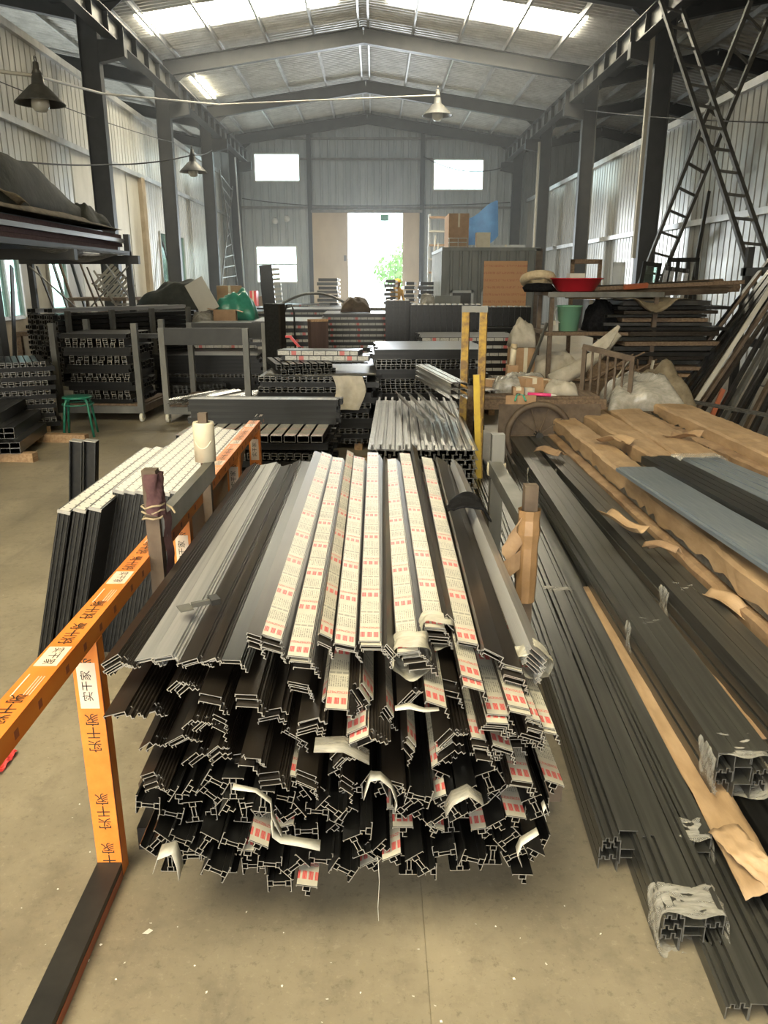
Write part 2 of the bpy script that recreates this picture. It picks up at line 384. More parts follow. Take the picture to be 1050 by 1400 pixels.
# --- roof: rafters, purlins, ribbed sheets, translucent strips
ce = struct('ceiling')
def slope_sheet(parent, xa, za, xb, zb, y0, y1, mat='galvanised_roof', name='roof_sheet', pitch=.21):
    d = math.hypot(xb - xa, zb - za); m = corr(y1 - y0, d, pitch, .045)
    # local x -> world y, local z -> along the slope, local -y -> down
    dx, dz = (xb - xa) / d, (zb - za) / d; sgn = -1 if dx > 0 else 1
    m.v = [(xa + dx * c[2] + dz * sgn * -c[1] * -1, y0 + c[0], za + dz * c[2] - abs(dx) * -c[1]) for c in m.v]
    return part(name, m, mat, parent)
TH = .62
bays = [(YN, -5.4)] + list(zip(YS[:-1], YS[1:])) + [(31.8, YG + .1)]
sky_bays = {(-5.4, .8): (-4.9, .6), (19.4, 25.6): (22.15, 23.75)}
def ibeam(p, q, w, h, t=.02):
    m = MB(); p = Vector(p); q = Vector(q); up = Vector((0, 0, 1))
    m.beam(p + up * (h / 2), q + up * (h / 2), w, t); m.beam(p - up * (h / 2), q - up * (h / 2), w, t); m.beam(p, q, t, h - t); return m
for (a, b) in bays:
    segs = [(a, b)]
    if (a, b) in sky_bays:
        s0, s1 = sky_bays[(a, b)]; segs = [(a, s0), (s1, b)]
        for sd in (-1, 1):
            xe = RX + sd * (1.5 if sd > 0 and a < 5 else 5.75); x0 = RX + sd * .7
            slope_sheet(ce, x0, zr(x0) + TH, xe, zr(xe) + TH, s0, s1, 'boosted_skylight_panel' if a > 5 else 'skylight_panel', 'skylight_panel')
            slope_sheet(ce, RX, zr(RX) + TH, x0, zr(x0) + TH, s0, s1)
            xo = (XL if sd < 0 else XR) + sd * .5; slope_sheet(ce, xe, zr(xe) + TH, xo, zr(xo) + TH, s0, s1)
    for s0, s1 in segs:
        for sd in (-1, 1):
            xo = (XL if sd < 0 else XR) + sd * .5
            slope_sheet(ce, RX, zr(RX) + TH, xo, zr(xo) + TH, s0, s1)
for Y in YS + [YG - .25]:
    for sd in (-1, 1):
        xe = XL + .1 if sd < 0 else XR - .1
        part('rafter', ibeam((RX, Y, zr(RX) + .2), (xe, Y, zr(xe) + .2), .2, .4), 'painted_steel', ce)
        part('haunch_plate', MB().add([(xe, Y - .012, zr(xe) + .02), (xe - sd * .75, Y - .012, zr(xe - sd * .75) + .02), (xe, Y - .012, zr(xe) - .45), (xe, Y + .012, zr(xe) + .02), (xe - sd * .75, Y + .012, zr(xe - sd * .75) + .02), (xe, Y + .012, zr(xe) - .45)], [(0, 1, 2), (5, 4, 3), (0, 3, 4, 1), (1, 4, 5, 2), (2, 5, 3, 0)]), 'painted_steel', ce)
for x in [RX + sd * q for sd in (-1, 1) for q in (.14, 1.45, 2.8, 4.15, 5.5)] + [XL - .1, XR + .15]:
    z = zr(x) + .41
    part('purlin', MB().box((x - .03, YN, z), (x - .024, YG, z + .17)).box((x - .03, YN, z), (x + .03, YG, z + .006)).box((x - .03, YN, z + .164), (x + .03, YG, z + .17)), 'purlin_zinc', ce)
for k in range(11):                                            # sag rods beside the eaves and the small roof light
    y = 3 + k * 3.1
    part('tie_rod', MB().tube([(RX - 5.5, y, zr(RX - 5.5) + .44), (RX - .14, y, zr(RX - .14) + .44)], .008, 5), 'purlin_zinc', ce)
for i in range(6):
    y = 28.3 + i * .5
    part('roof_light', MB().box((-6.05, y, zr(-6.0) + TH - .12), (-5.72, y + .3, zr(-6.0) + TH - .07)), 'skylight_panel', ce)
# side spans beyond the columns
for (a, b) in bays:
    slope_sheet(ce, -6.9, 7.75, -13.5, 9.05, a, b, 'galvanised_roof', 'side_roof_sheet', .3)
    slope_sheet(ce, 7.1, 7.75, 10.2, 8.4, a, b, 'galvanised_wall', 'side_roof_sheet', .3)
    slope_sheet(ce, 10.2, 8.4, 14.5, 7.5, a, b, 'galvanised_wall', 'side_roof_sheet', .3)
for Y in YS + [YG - .25]:
    part('side_rafter', ibeam((-6.55, Y, 7.35), (-13.5, Y, 8.65), .2, .36), 'painted_steel', ce)
    part('side_rafter', ibeam((6.8, Y, 7.4), (10.2, Y, 8.05), .2, .36), 'painted_steel', ce)
    part('side_rafter', ibeam((10.2, Y, 8.05), (14.5, Y, 7.15), .2, .36), 'painted_steel', ce)
for x, z in ((-8.2, 7.86), (-9.8, 8.17), (-11.4, 8.48), (8.2, 7.78), (9.6, 8.06), (11.2, 8.0), (12.8, 7.66)):
    part('side_purlin', MB().box((x - .03, YN, z), (x + .03, YG, z + .14)), 'purlin_zinc', ce)
for y in (14.6,):
    part('side_skylight', MB().box((-8.9, y, 8.02), (-8.0, y + .7, 8.06)), 'skylight_panel', ce)

for x0, x1, zb in ((-7.05, -6.7, 7.5), (6.85, 7.2, 7.5)):
    part('valley_gutter', MB().box((x0, YN, zb), (x1, YG, zb + .9)), 'painted_steel', ce)
# --- side walls: one ribbed sheet per bay, girts, top trim
wl = struct('wall_left'); wr = struct('wall_right'); wb = struct('wall_back'); wn = struct('wall_near')
XWL, XWR = -7.0, 7.1
def sheet_left(y0, y1, z0, z1, mat='galvanised_wall', pitch=.27, d=.04):
    m = corr(y1 - y0, z1 - z0, pitch, .06, True); m.v = [(XWL - c[1], y0 + c[0], z0 + c[2]) for c in m.v]; part('wall_sheet', m, mat, wl)
def sheet_right(y0, y1, z0, z1, mat='galvanised_wall', pitch=.27, d=.045):
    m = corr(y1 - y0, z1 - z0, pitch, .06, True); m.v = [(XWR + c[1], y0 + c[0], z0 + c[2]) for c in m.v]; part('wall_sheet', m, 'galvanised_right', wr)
for (a, b) in bays:
    sheet_right(a, b, 0, 2.9); sheet_right(a, b, 2.9, 5.15)
    part('girt', MB().box((XWR - .12, a, 2.84), (XWR - .05, b, 2.96)), 'purlin_zinc', wr)
    part('top_trim', MB().box((XWR - .1, a, 5.12), (XWR + .04, b, 5.26)), 'purlin_zinc', wr)
    part('girt', MB().box((XWL + .05, a, 4.58), (XWL + .12, b, 4.70)), 'purlin_zinc', wl)
    part('top_trim', MB().box((XWL - .04, a, 6.26), (XWL + .1, b, 6.40)), 'purlin_zinc', wl)
    sheet_left(a, b, 4.65, 6.3)
    if a in (13.0, 19.4, 25.6): continue
    sheet_left(a, b, 0, 4.65)
# bay 13-19.4: windows and plywood below, ribbed above ; bay 19.4-25.6: flat cream panels ; bay 25.6-31.8: glazed doors
sheet_left(13.0, 19.4, 2.55, 4.65)
for y0, y1, z0, z1, m in ((13.0, 14.6, 0, 2.55, 'plywood'), (14.6, 19.4, 0, 1.0, 'plywood'), (15.9, 17.3, 1.0, 2.55, 'cream_panel'), (18.3, 19.4, 1.0, 2.55, 'cream_panel')):
    part('board', MB().box((XWL - .03, y0 + .01, z0), (XWL, y1 - .01, z1)), m, wl)
for y0, y1 in ((19.45, 21.3), (21.32, 23.5), (23.52, 24.7)):
    part('board', MB().box((XWL - .03, y0, 0), (XWL + (.02 if y0 > 23 else .0), y1, 4.6)), 'cream_panel', wl)
sheet_left(24.7, 25.6, 0, 4.65)
part('door_post', MB().box((XWL, 24.6, 0), (XWL + .14, 24.95, 4.6)), 'plywood', wl)
sheet_left(25.6, 31.8, 3.2, 4.65); sheet_left(29.9, 31.8, 0, 3.2); sheet_left(25.6, 26.6, 0, 3.2)
def glazed(name, y0, y1, z0, z1, ny, nz, glass='green_glass', X=XWL, fr='white_plastic', w_=.07):
    o = struct(name)
    for i in range(ny + 1):
        y = y0 + (y1 - y0) * i / ny; part('mullion', MB().box((X - .05, y - w_ / 2, z0), (X + .05, y + w_ / 2, z1)), fr, o)
    for k in range(nz + 1):
        z = z0 + (z1 - z0) * k / nz; part('rail', MB().box((X - .04, y0, z - w_ / 2), (X + .04, y1, z + w_ / 2)), fr, o)
    for i in range(ny):
        for k in range(nz):
            ya, yb = y0 + (y1 - y0) * i / ny, y0 + (y1 - y0) * (i + 1) / ny; za, zb = z0 + (z1 - z0) * k / nz, z0 + (z1 - z0) * (k + 1) / nz
            part('pane', MB().box((X - .006, ya + w_ / 2, za + w_ / 2), (X + .006, yb - w_ / 2, zb - w_ / 2)), glass, o)
    return o
glazed('window_1', 14.6, 15.9, 1.0, 2.55, 2, 1); glazed('window_2', 17.3, 18.3, 1.0, 2.55, 1, 1); glazed('door_2', 26.6, 29.9, 0, 3.2, 4, 2)
# --- gable
def gx(u, v): return py(u, v, YG)
W3 = (gx(347, 210), gx(410, 248)); W4 = (gx(593, 218), gx(660, 260)); W5 = (gx(350, 337), gx(407, 386))
D = (-1.28, 1.33, 4.66)
def gable_sheet(x0, x1, z0, z1):
    if x1 - x0 < .02 or z1 - z0 < .02: return
    m = corr(x1 - x0, z1 - z0, .34, .035); m.v = [(x0 + c[0], YG + c[1], z0 + c[2]) for c in m.v]
    m.v = [(x, y, min(z, zr(x) + TH - .02)) for x, y, z in m.v]; part('wall_sheet', m, 'gable_sheet', wb)
wins = [(W3[0].x, W3[1].x, W3[1].z, W3[0].z), (W4[0].x, W4[1].x, W4[1].z, W4[0].z), (W5[0].x, W5[1].x, W5[1].z, W5[0].z), (D[0], D[1], 0, D[2])]
xcuts = sorted({-6.9, 7.0, *[q for wq in wins for q in wq[:2]]})
for xa, xb in zip(xcuts[:-1], xcuts[1:]):
    zc = [0.0]; hol = sorted((wq[2], wq[3]) for wq in wins if wq[0] <= xa + 1e-4 and wq[1] >= xb - 1e-4)
    for za, zb in hol: zc += [za, zb]
    zc.append(10)
    for k in range(0, len(zc), 2): gable_sheet(xa, xb, zc[k], zc[k + 1])
for xa, xb, zt in ((-13.6, -6.9, 9.2), (7.0, 14.6, 8.5)):
    m = corr(xb - xa, zt, .34, .035); m.v = [(xa + c[0], YG + c[1], c[2]) for c in m.v]; part('wall_sheet', m, 'gable_sheet', wb)
for z in (4.85, 6.9, 7.75, 5.6):
    x0, x1 = (-6.2, 6.4)
    if z == 5.6: continue
    segs = [(x0, x1)]
    if z == 6.9: segs = [(W3[1].x + .05, W4[0].x - .05)]
    for a, b in segs: part('girt', MB().box((a, YG - .16, z), (b, YG - .06, z + .09)), 'grey_steel', wb)
for x in (-2.95, 2.2):
    part('gable_post', MB().box((x - .1, YG - .2, 0), (x + .1, YG - .04, zr(x))), 'painted_steel', wb)
def gwin(name, wq, nx, nz):
    o = struct(name); x0, x1, z0, z1 = wq; t = .06
    for i in range(nx + 1):
        x = x0 + (x1 - x0) * i / nx; part('mullion', MB().box((x - t / 2, YG - .05, z0), (x + t / 2, YG + .05, z1)), 'white_plastic', o)
    for k in range(nz + 1):
        z = z0 + (z1 - z0) * k / nz; part('rail', MB().box((x0, YG - .045, z - t / 2), (x1, YG + .045, z + t / 2)), 'white_plastic', o)
    for i in range(nx):
        for k in range(nz):
            a, b = x0 + (x1 - x0) * i / nx, x0 + (x1 - x0) * (i + 1) / nx; c, d = z0 + (z1 - z0) * k / nz, z0 + (z1 - z0) * (k + 1) / nz
            part('pane', MB().box((a + t / 2, YG - .005, c + t / 2), (b - t / 2, YG + .005, d - t / 2)), 'window_glass', o)
gwin('window_3', wins[0], 1, 1); gwin('window_4', wins[1], 1, 1); gwin('window_5', wins[2], 1, 2)
d1 = struct('door_1')
part('leaf', MB().box((-2.85, YG - .3, .02), (D[0] + .06, YG - .24, D[2])), 'door_beige', d1)
part('leaf', MB().box((D[1] - .02, YG - .3, .02), (2.08, YG - .24, D[2])), 'door_beige', d1)
part('track', MB().box((-2.9, YG - .34, D[2]), (2.2, YG - .2, D[2] + .12)), 'grey_steel', d1)
part('handle', MB().box((-1.42, YG - .36, 2.55), (-1.3, YG - .3, 2.8)), 'grey_steel', d1)
t = tag(part('exit_sign', MB().box((.28, YG - .12, 4.32), (.66, YG - .06, 4.6)), 'green_plastic', None), 'small green sign hanging in the top of the far doorway', 'sign')
# --- near end, behind the viewer: ribbed wall with a wide open shutter
for xa, xb, za, zb in ((-13.6, -5, 0, 9), (1.5, 14.6, 0, 9), (-5, 1.5, 4.9, 9.4)):
    m = corr(xb - xa, zb - za, .34, .035); m.v = [(xa + c[0], YN, za + c[2]) for c in m.v]; part('wall_sheet', m, 'gable_sheet', wn)
for x, nm in ((-13.6, 'wall_far_left'), (14.5, 'wall_far_right')):
    zl = 3.4 if x < 0 else 0.0
    m = corr(YG - YN, 8.9 - zl, .3, .04); m.v = [(x + c[1], YN + c[0], c[2] + zl) for c in m.v]; struct(nm, m.mesh(nm, 'galvanised_wall'))

# --- columns with brackets, crane runway beams
def column(X, Y, side, zt, label):
    t = thing('steel_column', label, 'column', (X, Y, 0), group='steel columns of the hall')
    part('flange', MB().box((-.21, -.125, 0), (-.195, .125, zt)), 'painted_steel', t)
    part('flange', MB().box((.195, -.125, 0), (.21, .125, zt)), 'grey_steel' if side > 0 else 'painted_steel', t)
    part('web', MB().box((-.195, -.05, 0), (.195, .05, zt)), 'painted_steel', t)
    a, b = (.21, .78) if side < 0 else (-.78, -.21)
    e = b if side < 0 else a; r = a if side < 0 else b
    m = MB(); y0, y1 = -.11, .11
    m.add([(r, y0, 6.33), (e, y0, 6.45), (e, y0, 6.78), (r, y0, 6.78), (r, y1, 6.33), (e, y1, 6.45), (e, y1, 6.78), (r, y1, 6.78)], [(0, 1, 2, 3), (7, 6, 5, 4), (0, 4, 5, 1), (1, 5, 6, 2), (2, 6, 7, 3), (3, 7, 4, 0)])
    part('bracket', m, 'painted_steel', t)
    part('base_plate', MB().box((-.3, -.25, 0), (.3, .25, .025)), 'painted_steel', t)
    return t
for Y in YS + [YG - .3]:
    column(XL, Y, -1, zr(XL) + .15, 'dark grey steel column along the left ribbed wall carrying the crane rail')
    if Y != 13.0: column(XR, Y, 1, zr(XR) + .15, 'dark grey steel column along the right ribbed wall carrying the crane rail')
column(XR + .25, 12.6, 1, zr(XR) + .1, 'dark grey steel column along the right ribbed wall carrying the crane rail')
e = tag(link('downpipe', MB().box((-.04, -.05, 0), (.04, .05, 4.9)).mesh('downpipe', 'cable_white'), None, (6.17, 19.22, 2.2)), 'pale vertical duct strapped to a right-hand column before the ribbed wall', 'duct')
for X, side, nm in ((-5.8, -1, 'left'), (5.98, 1, 'right')):
    t = thing('crane_runway_beam', 'long steel crane rail girder with stiffener plates along the %s columns' % nm, 'girder', (X, 0, 6.78))
    part('bottom_flange', MB().box((-.13, YN + .2, 0), (.13, YG - .4, .02)), 'painted_steel', t)
    part('top_flange', MB().box((-.15, YN + .2, .42), (.15, YG - .4, .44)), 'painted_steel', t)
    part('web', MB().box((-.01, YN + .2, .02), (.01, YG - .4, .42)), 'grey_steel', t)
    part('rail', MB().box((-.04, YN + .2, .44), (.04, YG - .4, .53)), 'grey_steel', t)
    sm = MB().box((-.12, -.012, .02), (.12, .012, .42)).mesh('stiffener', 'painted_steel')
    for k in range(44): link('stiffener', sm, t, (0, YN + .6 + k * 1.03, 0))

# --- outside the far doorway
gd = struct('ground', MB().box((-60, YG + .9, -.15), (60, YG + 90, -.02)).mesh('ground', 'asphalt'))
struct('ground_left', MB().box((-60, -9, -.15), (-14.02, YG, -.02)).mesh('ground_left', 'asphalt'))
struct('ground_near', MB().box((-60, -70, -.15), (60, -9.05, -.02)).mesh('ground_near', 'asphalt'))
def tree(x, y, h, r, seed):
    R = random.Random(seed); t = thing('tree', 'sunlit green tree standing outside the far doorway', 'tree', (x, y, 0), group='trees outside')
    part('trunk', MB().tube([(0, 0, 0), (.1, 0, h * .4), (0, .1, h * .75)], [.16, .12, .05], 8), 'bark', t)
    m = MB()
    for i in range(900):
        a = R.uniform(0, 2 * PI); b = math.acos(R.uniform(-1, 1)); q = r * R.random() ** .4
        c = Vector((q * math.sin(b) * math.cos(a), q * math.sin(b) * math.sin(a), h * .66 + q * .8 * math.cos(b)))
        e = Euler((R.uniform(0, 6), R.uniform(0, 6), R.uniform(0, 6))).to_matrix(); s = R.uniform(.1, .2)
        m.add([c + e @ Vector((-s, 0, 0)), c + e @ Vector((0, -s * .5, 0)), c + e @ Vector((s, 0, 0)), c + e @ Vector((0, s * .5, 0))], [(0, 1, 2, 3)])
    o = part('foliage', m, 'leaf', t); o['kind'] = 'stuff'
tree(2.6, 50, 4.2, 1.7, 1); tree(1.4, 56, 3.4, 1.5, 2); tree(4.6, 54, 5, 2.0, 3)

# thin dusty haze in the far half of the hall, also imitating window glare
hz = bpy.data.materials.new('dusty_glare_haze'); hz.use_nodes = True; nt = hz.node_tree; nt.nodes.clear()
vo = nt.nodes.new('ShaderNodeVolumeScatter'); vo.inputs['Density'].default_value = .0055; vo.inputs['Anisotropy'].default_value = .35; vo.inputs['Color'].default_value = (.93, .97, 1, 1)
oo = nt.nodes.new('ShaderNodeOutputMaterial'); nt.links.new(vo.outputs[0], oo.inputs['Volume']); MATS['dusty_glare_haze'] = hz
e = link('dusty_glare_haze', MB().box((-6.0, 11.0, .03), (6.2, 37.6, 7.6)).mesh('dusty_glare_haze', 'dusty_glare_haze')); e['kind'] = 'stuff'; e['label'] = 'thin dusty haze in the far half of the hall, also imitating window glare'; e['category'] = 'haze'

# ================================================================== FOREGROUND: rack and main pile
R = random.Random(7)
# --- storage rack under the pile
rk = thing('storage_rack', 'low steel rack with tall posts holding the big pile of loose profiles', 'rack', (-.1, 2.8, 0))
def rp(name, a, b, w_, h_, mat, up=(0, 0, 1)):
    o = Vector((-.1, 2.8, 0)); return part(name, MB().beam(Vector(a) - o, Vector(b) - o, w_, h_, up), mat, rk)
rp('foot_beam', (-.71, 2.0, .04), (-.71, 4.0, .04), .06, .08, 'black_steel'); rp('foot_beam', (.56, 2.3, .04), (.56, 4.0, .04), .06, .08, 'black_steel')
for y in (2.15, 2.5, 3.4): rp('cross_beam', (-.76, y, .12), (.6, y, .12), .08, .08, 'rusty_steel')
p1 = (-.735, 2.45); p2 = (-.72, 3.2); p3 = (.525, 2.5); p4 = (.585, 3.6)
rp('post', (*p1, 0), (*p1, 1.11), .045, .045, 'rusty_steel', (0, 1, 0)); rp('post', (*p2, 0), (*p2, 1.17), .036, .036, 'rusty_steel', (0, 1, 0))
rp('post', (*p3, 0), (*p3, 1.04), .045, .045, 'rusty_steel', (0, 1, 0)); rp('post', (*p4, 0), (*p4, 1.0), .06, .06, 'grey_steel', (0, 1, 0))
rp('side_rail', (p1[0] + .02, p1[1], .915), (p2[0] + .02, p2[1], .93), .035, .075, 'grey_steel')
rp('side_rail', (p3[0] + .02, p3[1] + .05, .86), (p4[0] - .01, p4[1], .84), .06, .06, 'grey_steel')
o = Vector((-.1, 2.8, 0))
t = thing('tied_rag', 'maroon rag tied with twine round the rusty post beside the orange rail', 'rag', (p1[0], p1[1], .93))
part('cloth', MB().grid(lambda a, b: ((.036 + .008 * math.sin(b * 9 + a * 20)) * math.cos(-1.9 + a * 3.0), (.036 + .006 * math.sin(b * 7)) * math.sin(-1.9 + a * 3.0), .17 - b * .13 * (1 + .3 * a)), 14, 8), 'maroon_cloth', t, smooth=True)
part('tail', MB().grid(lambda a, b: (.035 + .012 * a + .004 * math.sin(b * 12), -.02 + .05 * a, .03 - b * .22), 4, 10), 'maroon_cloth', t, smooth=True)
part('twine', MB().tube([(.037 * math.cos(q * .7), .037 * math.sin(q * .7), .005 + .0022 * q + .004 * math.sin(q * 2.3)) for q in range(30)] + [(.06, .0, .05), (.075, -.015, .035)], .0035, 6), 'jute', t, smooth=True)
t = thing('paper_roll', 'cream masking paper roll stuck upright on the rack post', 'paper roll', (p2[0], p2[1], .965))
part('roll', MB().lathe([(.028, .165), (.028, 0), (.044, 0), (.0445, .16), (.042, .167), (.028, .165)], 28), 'cream_paper', t, smooth=True)
part('loose_edge', MB().tube([(.0455 * math.cos(-2.4 + q * .17), .0455 * math.sin(-2.4 + q * .17), .09 - .03 * math.sin(q * .32)) for q in range(11)], .002, 5), 'cream_paper', t)
t = thing('tape_wrap', 'brown packing tape and torn cardboard wrapped round the right rack post', 'tape', (p3[0], p3[1], .62))
part('tape', MB().lathe([(.036, 0), (.039, .1), (.036, .2), (.041, .25), (.037, .3), (.04, .335)], 9), 'packing_tape', t)
part('cardboard_flap', MB().grid(lambda a, b: (-.036 - .05 * a + .012 * math.sin(b * 8), -.03 - .015 * a + .01 * b, .2 + .12 * b - .07 * a), 4, 6), 'kraft_worn', t)
part('cardboard_flap', MB().grid(lambda a, b: (-.03 - .075 * a, -.034 - .012 * math.sin(a * 3), .13 + .07 * b - .05 * a), 4, 4), 'kraft_worn', t)
t = thing('tape_collar', 'pale masking tape collar round the grey rack post behind the black rag', 'tape', (p4[0], p4[1], .8))
part('collar', MB().lathe([(.044, 0), (.047, .02), (.045, .06), (.043, .062)], 12), 'cream_paper', t, smooth=True)

# --- orange film-wrapped rail and legs
zra = .80
rl = thing('orange_rail', 'long tube wrapped in printed orange film running along the left side of the pile', 'rail', (-.79, 0, 0))
part('tube', MB().box((-.035, 1.05, zra - .035), (.035, 5.02, zra + .018)), 'orange_film', rl)
def glyph(s, size, mat, parent, loc, rot, name='lettering'): return link(name, text_mesh(s, size, mat, 1.0, 1.0, 2), parent, loc, rot)
for k in range(8):
    y = 1.12 + k * .52; z = zra + .0185
    part('white_label', MB().box((-.028, y + .02, z), (.028, y + .12, z + .0006)), 'label_white', rl)
    glyph('实干家', .030, 'black_ink', rl, (0, y + .07, z + .0012), (0, 0, PI / 2 + PI))
    for q in range(2): glyph('实\n干\n家', .042, 'black_ink', rl, (0, y + .20 + q * .15, z + .0008), (0, 0, PI))
    part('fine_print', MB().box((-.02, y + .40, z), (-.017, y + .50, z + .0005)), 'white_ink', rl)
    for q in range(3): part('fine_print', MB().box((.006 + q * .007, y + .405, z), (.008 + q * .007, y + .49, z + .0005)), 'label_white', rl)
    for q in range(4): part('side_mark', MB().box((.0351, y + .05 + q * .12, zra - .022), (.0356, y + .07 + q * .12, zra - .002)), 'hazard_red', rl)
for Y, h in ((1.91, zra - .035), (3.0, zra - .035), (4.2, zra - .035), (4.98, zra - .035)):
    lg = part('leg', MB().box((-.036, Y - .02, 0), (.036, Y + .03, h)), 'orange_film', rl)
    for q in range(4): glyph('实\n干\n家', .042, 'black_ink', lg, (0, Y - .0206, .06 + q * .17 + (q // 2) * .09), (PI / 2, PI, 0))
    part('white_label', MB().box((-.026, Y - .0208, h - .2), (.026, Y - .0202, h - .06)), 'label_white', lg)
    glyph('实干家', .032, 'black_ink', lg, (0, Y - .0215, h - .13), (PI / 2, -PI / 2, 0))
    part('seam', MB().box((.0362, Y - .018, .05), (.0368, Y - .012, h)), 'hazard_red', lg)
fb = thing('floor_beam', 'black steel tube lying on the concrete in front of the orange leg', 'beam', (-.79, 1.4, 0))
part('tube', MB().box((-.036, -.75, 0), (.036, .488, .05)), 'black_steel', fb)
part('rust_edge', MB().box((.0365, -.75, .002), (.038, .48, .03)), 'hazard_red', fb)

# --- loose profiles of the pile
BL = 2.08
FILM_W = {'casing': (-.033, .017), 'casing_slim': (-.025, .009), 'hsec': None, 'tsec': (-.026, .026)}
_film = {}
def film_mesh(sec, L, mat):
    k = (sec, L, mat)
    if k not in _film:
        a, b = FILM_W[sec]; _film[k] = MB().box((a, 0.002, .0014), (b, L - .01, .0019)).mesh('film', mat)
        m = MB(); src = text_mesh('GZD', .0155, 'red_ink', 1.0)
        y = .073
        while y < L - .05:
            for j in range(int((b - a) / .0165) + 1):
                x = a + .008 + j * .0165
                if x > b - .005: break
                m.add([(x + v.co.x * .62, y + v.co.y * .95, .0023) for v in src.vertices], [tuple(p.vertices) for p in src.polygons])
            y += .25
        _film[k + ('t',)] = m.mesh('lettering', 'red_ink')
    return _film[k], _film[k + ('t',)]
NB = {'casing': 0}
def loose_bar(sec, body, loc, roll, yaw, L, label, group, film=None, pitch=0.0, end='cut_end', name='casing_profile'):
    e = bpy.data.objects.new(name, bar_mesh(sec, L, body, end)); col.objects.link(e)
    e.location = loc; e.rotation_euler = Euler((pitch, roll, yaw), 'XYZ'); tag(e, label, 'profile', group)
    if film:
        a, b = film_mesh(sec, L, film); f = link('protective_film', a, e); link('lettering', b, f)
    return e
LB = {'bronze': ('dark bronze casing profile nested in the big foreground pile', 'bronze casings of the foreground pile'),
      'film': ('casing profile under white film with red print on the foreground pile', 'film-covered casings of the foreground pile'),
      'silver': ('bare silver-grey casing profile on top of the foreground pile', 'silver casings of the foreground pile'),
      'h': ('dark thermal-break frame profile with bright cut end low in the foreground pile', 'frame profiles low in the foreground pile'),
      'hf': ('frame profile with printed white film low in the foreground pile', 'film-covered frame profiles of the foreground pile')}
ORD = ['first', 'second', 'third', 'fourth', 'fifth', 'sixth', 'seventh', 'eighth', 'ninth', 'tenth', 'eleventh', 'twelfth'] + ['%dth' % q for q in range(13, 40)]
def nest(x0, z0, x1, z1, y0, L, n, roll, body='bronze_alu', film=(), sec='casing', dz=.0062, dx=.0035, kind=None, flip=False, end='cut_end', where='in the big foreground pile'):
    """n casings nested under one another; front end at (x0,y0,z0), far end towards (x1,.,z1)"""
    yaw = math.atan2(-(x1 - x0), L); pit = math.atan2(z1 - z0, L)
    for i in range(n):
        off = Euler((0, roll, 0)).to_matrix() @ Vector((dx * i * (-1 if flip else 1), 0, -dz * i))
        f = film if isinstance(film, str) else ('printed_film' if i in film else None)
        k = kind or ('film' if f else 'bronze')
        loose_bar(sec, body, (x0 + off.x, y0 + R.uniform(-.02, .02), z0 + off.z), roll + R.uniform(-.02, .02), yaw, L, {'bronze': 'dark bronze casing ', 'film': 'film-covered casing ', 'silver': 'bare silver-grey casing '}[k] + where, 'casing profiles ' + where, film=f, pitch=pit, end=end)
def X0(u, v=900, z=.83): return pz(u, v, z).x
ZT = .815
# top layer: (u front, u back at v=640, y front, n, roll, body, film indices, section, kind)
top = [(152, 338, 1.70, 6, -.55, 'bronze_alu', (), 'casing', None),
       (196, 352, 1.70, 3, -.25, 'silver_alu', (), 'casing', 'silver'),
       (228, 368, 1.71, 4, -.2, 'silver_alu', (), 'casing', 'silver'),
       (262, 388, 1.70, 4, -.3, 'bronze_alu', (), 'casing', None),
       (290, 402, 1.69, 4, -.4, 'bronze_alu', (), 'casing_slim', None),
       (320, 416, 1.70, 2, .05, 'charcoal_alu', (), 'casing', None),
       (352, 432, 1.72, 5, .35, 'bronze_alu', (), 'casing_slim', None),
       (376, 444, 1.74, 5, .32, 'bronze_alu', (0, 1), 'casing', None),
       (413, 462, 1.66, 6, .12, 'bronze_alu', (0, 1, 2), 'casing', None),
       (449, 478, 1.72, 4, .5, 'bronze_alu', (0,), 'casing_slim', None),
       (476, 492, 1.71, 5, .22, 'bronze_alu', (0, 1), 'casing', None),
       (510, 512, 1.70, 4, .03, 'bronze_alu', (0, 1), 'casing', None),
       (538, 530, 1.68, 3, .9, 'bronze_alu', (), 'casing_slim', None),
       (562, 537, 1.66, 8, -.12, 'bronze_alu', (0, 1, 3), 'casing', None),
       (598, 558, 1.78, 7, .1, 'bronze_alu', (0, 1, 2), 'casing', None),
       (620, 572, 1.80, 3, .8, 'bronze_alu', (), 'casing_slim', None),
       (642, 588, 1.72, 5, .2, 'bronze_alu', (0, 1, 2), 'casing', None),
       (678, 607, 1.66, 4, .5, 'bronze_alu', (), 'casing', None),
       (706, 614, 1.64, 6, .28, 'bronze_alu', (1,), 'casing', None),
       (738, 630, 1.70, 8, .75, 'silver_alu', (), 'casing', 'silver')]
for ti, (u0, u1, y0, n, roll, body, film, sec, kind) in enumerate(top):
    xf = py(u0, 900, y0).x; xb = pz(u1, 640, .84).x
    zf = ZT + (.035 if 340 < u0 < 700 else .0) + R.uniform(-.006, .012); L = BL + R.uniform(-.06, .06)
    # keep the far end where the ray points: extend the direction from front to far
    nest(xf, zf, xf + (xb - xf), zf + .005, y0, L, n, roll, body, film, sec, kind=kind, end='cut_end', where='in the %s nest from the orange rail, pile top' % ORD[ti])
